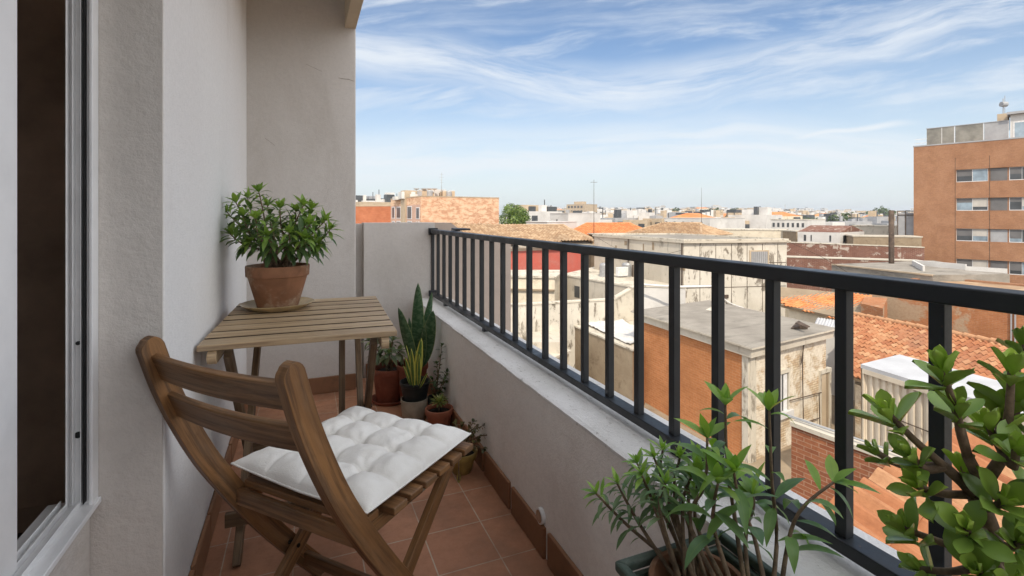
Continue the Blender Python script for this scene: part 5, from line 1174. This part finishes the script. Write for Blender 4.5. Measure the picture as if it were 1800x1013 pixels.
# trees
def tree(name, label, c, r, hgt, n, sz, cols, group=None, trunk=.16, nl=14):
    b = thing(name, label, 'tree', Vector((c.x, c.y, GROUND)), 0, group); mb = MB(); rnd = random.Random(int(c.x*10))
    lobes = [(Vector((rnd.gauss(0, .38), rnd.gauss(0, .38), rnd.uniform(-.45, .55)))*r, rnd.uniform(.32, .55)*r) for _ in range(nl)]
    for k in range(n):
        lc, lr = rnd.choice(lobes); d = Vector((rnd.gauss(0, 1), rnd.gauss(0, 1), rnd.gauss(.15, 1))).normalized(); p = c+lc+d*lr*rnd.uniform(.65, 1.05)
        x = d.cross(Vector((rnd.gauss(0, 1), rnd.gauss(0, 1), rnd.gauss(0, 1)))).normalized(); y = (d*rnd.uniform(-.6, .6)+d.cross(x)).normalized(); s_ = sz*rnd.uniform(.6, 1.3)
        cc = rnd.choice(cols); mb.face([p-x*s_*.5, p+y*s_*.3, p+x*s_*.5, p-y*s_*.3], [(.2, 0), (.4, .1), (.6, .2), (.8, .3)], 0, cc)
    mb.build('crown', M['leaf'], b)
    t = MB(); t.tube([Vector((c.x, c.y, GROUND)), Vector((c.x+.1, c.y, c.z-r*.6)), c], [trunk*1.3, trunk, trunk*.4], 8)
    for k in range(4): lc, lr = lobes[k]; t.tube([Vector((c.x, c.y, c.z-r*.7)), c+lc], [trunk*.6, trunk*.2], 6)
    t.build('trunk', M['stem'], b); return b
TG = [(.10, .17, .03), (.15, .22, .04), (.07, .12, .025), (.19, .25, .05)]
tree('broadleaf_tree', 'round bright green tree between the salmon brick block and the white houses', PZ(905, 84, .35), 2.9, 6, 5200, .34, TG)
TD = [(.05, .08, .03), (.04, .065, .025), (.07, .10, .035)]
# distant town
def far_house(px, z, ytop, wd, dp, ang, kind, into=None):
    c = flat(PZ(px, z, 0)); zt = CH+(379-ytop)/880*z; zt = max(zt, GROUND+4); wm = {'white': 'white', 'grey': 'greyw', 'beige': 'beigew', 'tiled': random.choice(['cream', 'pinkw', 'white'])}[kind]
    ex = Vector((math.cos(ang), math.sin(ang), 0)); ey = Vector((-ex.y, ex.x, 0)); mb = into or MB()
    pl_ = [c-ex*wd/2-ey*dp/2, c+ex*wd/2-ey*dp/2, c+ex*wd/2+ey*dp/2, c-ex*wd/2+ey*dp/2]; mb.prism(pl_, GROUND, zt)
    if kind == 'tiled':
        a, b, c2, d = [Vector((p.x, p.y, zt+.01)) for p in pl_]; m1, m2 = (a+d)/2+Vector((0, 0, 1.3)), (b+c2)/2+Vector((0, 0, 1.3)); m1 += ex*wd*.2; m2 -= ex*wd*.2
        for f in ([a, b, m2, m1], [b, c2, m2], [c2, d, m1, m2], [d, a, m1]): mb.face(f, None, 2)
    else:
        for k in range(random.randint(2, 5)):
            w2 = wd*random.uniform(.08, .36); o = ex*wd*random.uniform(-.35, .35)+ey*dp*random.uniform(-.3, .3); mb.prism([c+o+ex*a*w2/2+ey*b_*w2/2 for a, b_ in ((-1, -1), (1, -1), (1, 1), (-1, 1))], zt-.5, zt+random.uniform(.5, 2.2), random.choice([0, 0, 2, 2, 1]))
        if z < 500: mb.prism([c+ex*wd*.3+Vector((a*.08, b_*.08, 0)) for a, b_ in ((-1, -1), (1, -1), (1, 1), (-1, 1))], zt, zt+random.uniform(1, 3.), 1)
    fl = int(min(4, (zt-GROUND-1)/3))
    for side, (p0, p1) in enumerate(((pl_[0], pl_[1]), (pl_[3], pl_[0]), (pl_[1], pl_[2]))):
        L = (p1-p0).length; nw = max(1, int(L/2.6))
        for f in range(fl):
            for k in range(nw):
                if random.random() < .2: continue
                t = (k+.5)/nw; ww = random.uniform(.4, 1.0)/L; z_ = zt-.9-f*3; wallwin(mb, p0, p1, t-ww, t+ww, z_-random.uniform(1., 1.7), z_, .04, .1, 1)
    if into: return
    where = 'left of the tall antenna mast' if px < 1044 else 'between the two tall thin antenna masts' if px < 1233 else 'right of the second antenna mast'
    where += ' on the far skyline' if z > 450 else ''
    lab = {'white': 'small distant white flat-roofed house '+where, 'grey': 'small distant grey flat-roofed house '+where, 'beige': 'small distant beige flat-roofed house '+where, 'tiled': 'small distant orange-tiled house '+where}[kind]
    o = mb.build('town_house', [M[wm], M['win'], M['tile_r'] if kind == 'tiled' else M[random.choice(['white', 'beigew', 'greyw'])]]); tag(o, lab, 'house', {'white': 'white houses of the distant town', 'grey': 'grey houses of the distant town', 'beige': 'beige houses of the distant town', 'tiled': 'orange roofed houses of the distant town'}[kind])
random.seed(12); z = 125; cnt = 0
while z < 1100:
    step = 44; x = 935+random.uniform(0, step)
    while x < 1625:
        f = min(1, (z-125)/600); base = lerp(388.5, 370, f**.5)
        if x > 1300: base += lerp(0, 4.5, min(1, (x-1300)/200))
        y = min(393, random.gauss(base, 3.6-f*1.6)); wd = random.uniform(6.5, 11)*(1+f*1.1)
        kind = random.choices(['white', 'grey', 'beige', 'tiled'], [5, 1.8, 2.4, 1.8])[0]
        if not (1330 < x and z < 140): far_house(x, z*random.uniform(.95, 1.06), y, wd, random.uniform(6, 10)*(1+f*.6), random.uniform(-.6, .5), kind); cnt += 1
        x += step*random.uniform(.7, 1.3)
    z *= 1.145
ft = MB(); z = 330
while z < 1900:
    x = 930+random.uniform(0, 20)
    while x < 1625:
        f = min(1, (z-330)/900); y = random.gauss(lerp(375, 368, f)+lerp(0, 4.5, min(1, max(0, x-1300)/200)), 2.0)
        far_house(x, z*random.uniform(.97, 1.05), min(y, 384), random.uniform(9, 16)*(1+f), 9, random.uniform(-.6, .5), random.choice(['white', 'beige', 'beige', 'white']), ft); x += random.uniform(14, 30)*(1 if z < 900 else .8)
    z *= 1.13
ftm = [M['white'], M['win'], M['beigew']]
tag(ft.build('distant_town', ftm), 'dense band of small pale houses along the far skyline', 'town', None, 'stuff')
for px, z, y, wd, kind in [(636, 120, 357, 9, 'white'), (650, 112, 356, 7, 'beige'), (662, 125, 354, 9, 'white'), (676, 118, 357, 8, 'white'), (684, 130, 355, 7, 'grey'), (912, 140, 386, 12, 'white'), (925, 150, 380, 11, 'tiled'), (940, 110, 372, 9, 'white'), (953, 120, 374, 9, 'beige')]: far_house(px, z, y, wd, 8, .2, kind)
for px, z, r, dr in [(1285, 170, 3.2, 2.2), (1010, 125, 2.2, 2.5), (1250, 260, 5, .5), (1395, 210, 3.5, 1.6), (1470, 150, 4, 2.6), (1440, 150, 3.5, 2.9), (1420, 140, 2.6, 2.8), (1548, 330, 8, 1.9), (1500, 300, 5, 2.3), (1350, 400, 8, 1), (1290, 500, 9, 0), (1190, 380, 6, -1), (1150, 300, 4, 0), (1385, 100, 1.6, 2.1)]:
    tree('tree', 'dark green tree among the distant houses '+('right of the second antenna mast' if px > 1233 else 'left of the second antenna mast'), PZ(px, z, dr), r, 6, 420, r*.28, TD, 'trees in the distant town', nl=9)
hz_ = MB(); hz_.prism([(-4200, -700), (4700, -700), (4700, 5200), (-4200, 5200)], GROUND-1, 60)
m = bpy.data.materials.new('haze_air'); m.use_nodes = True; t = m.node_tree; t.nodes.clear(); N = NT(t)
v = N.n('ShaderNodeVolumePrincipled', Color=(.86, .91, .97, 1), Density=.00028, Anisotropy=.2); N.n('ShaderNodeOutputMaterial', Volume=v.outputs[0])
ho = hz_.build('haze', m); ho['kind'] = 'stuff'; tag(ho, 'thin pale air haze over the distant town', None)
for o in bpy.data.objects:
    if '_o' in o: del o['_o']
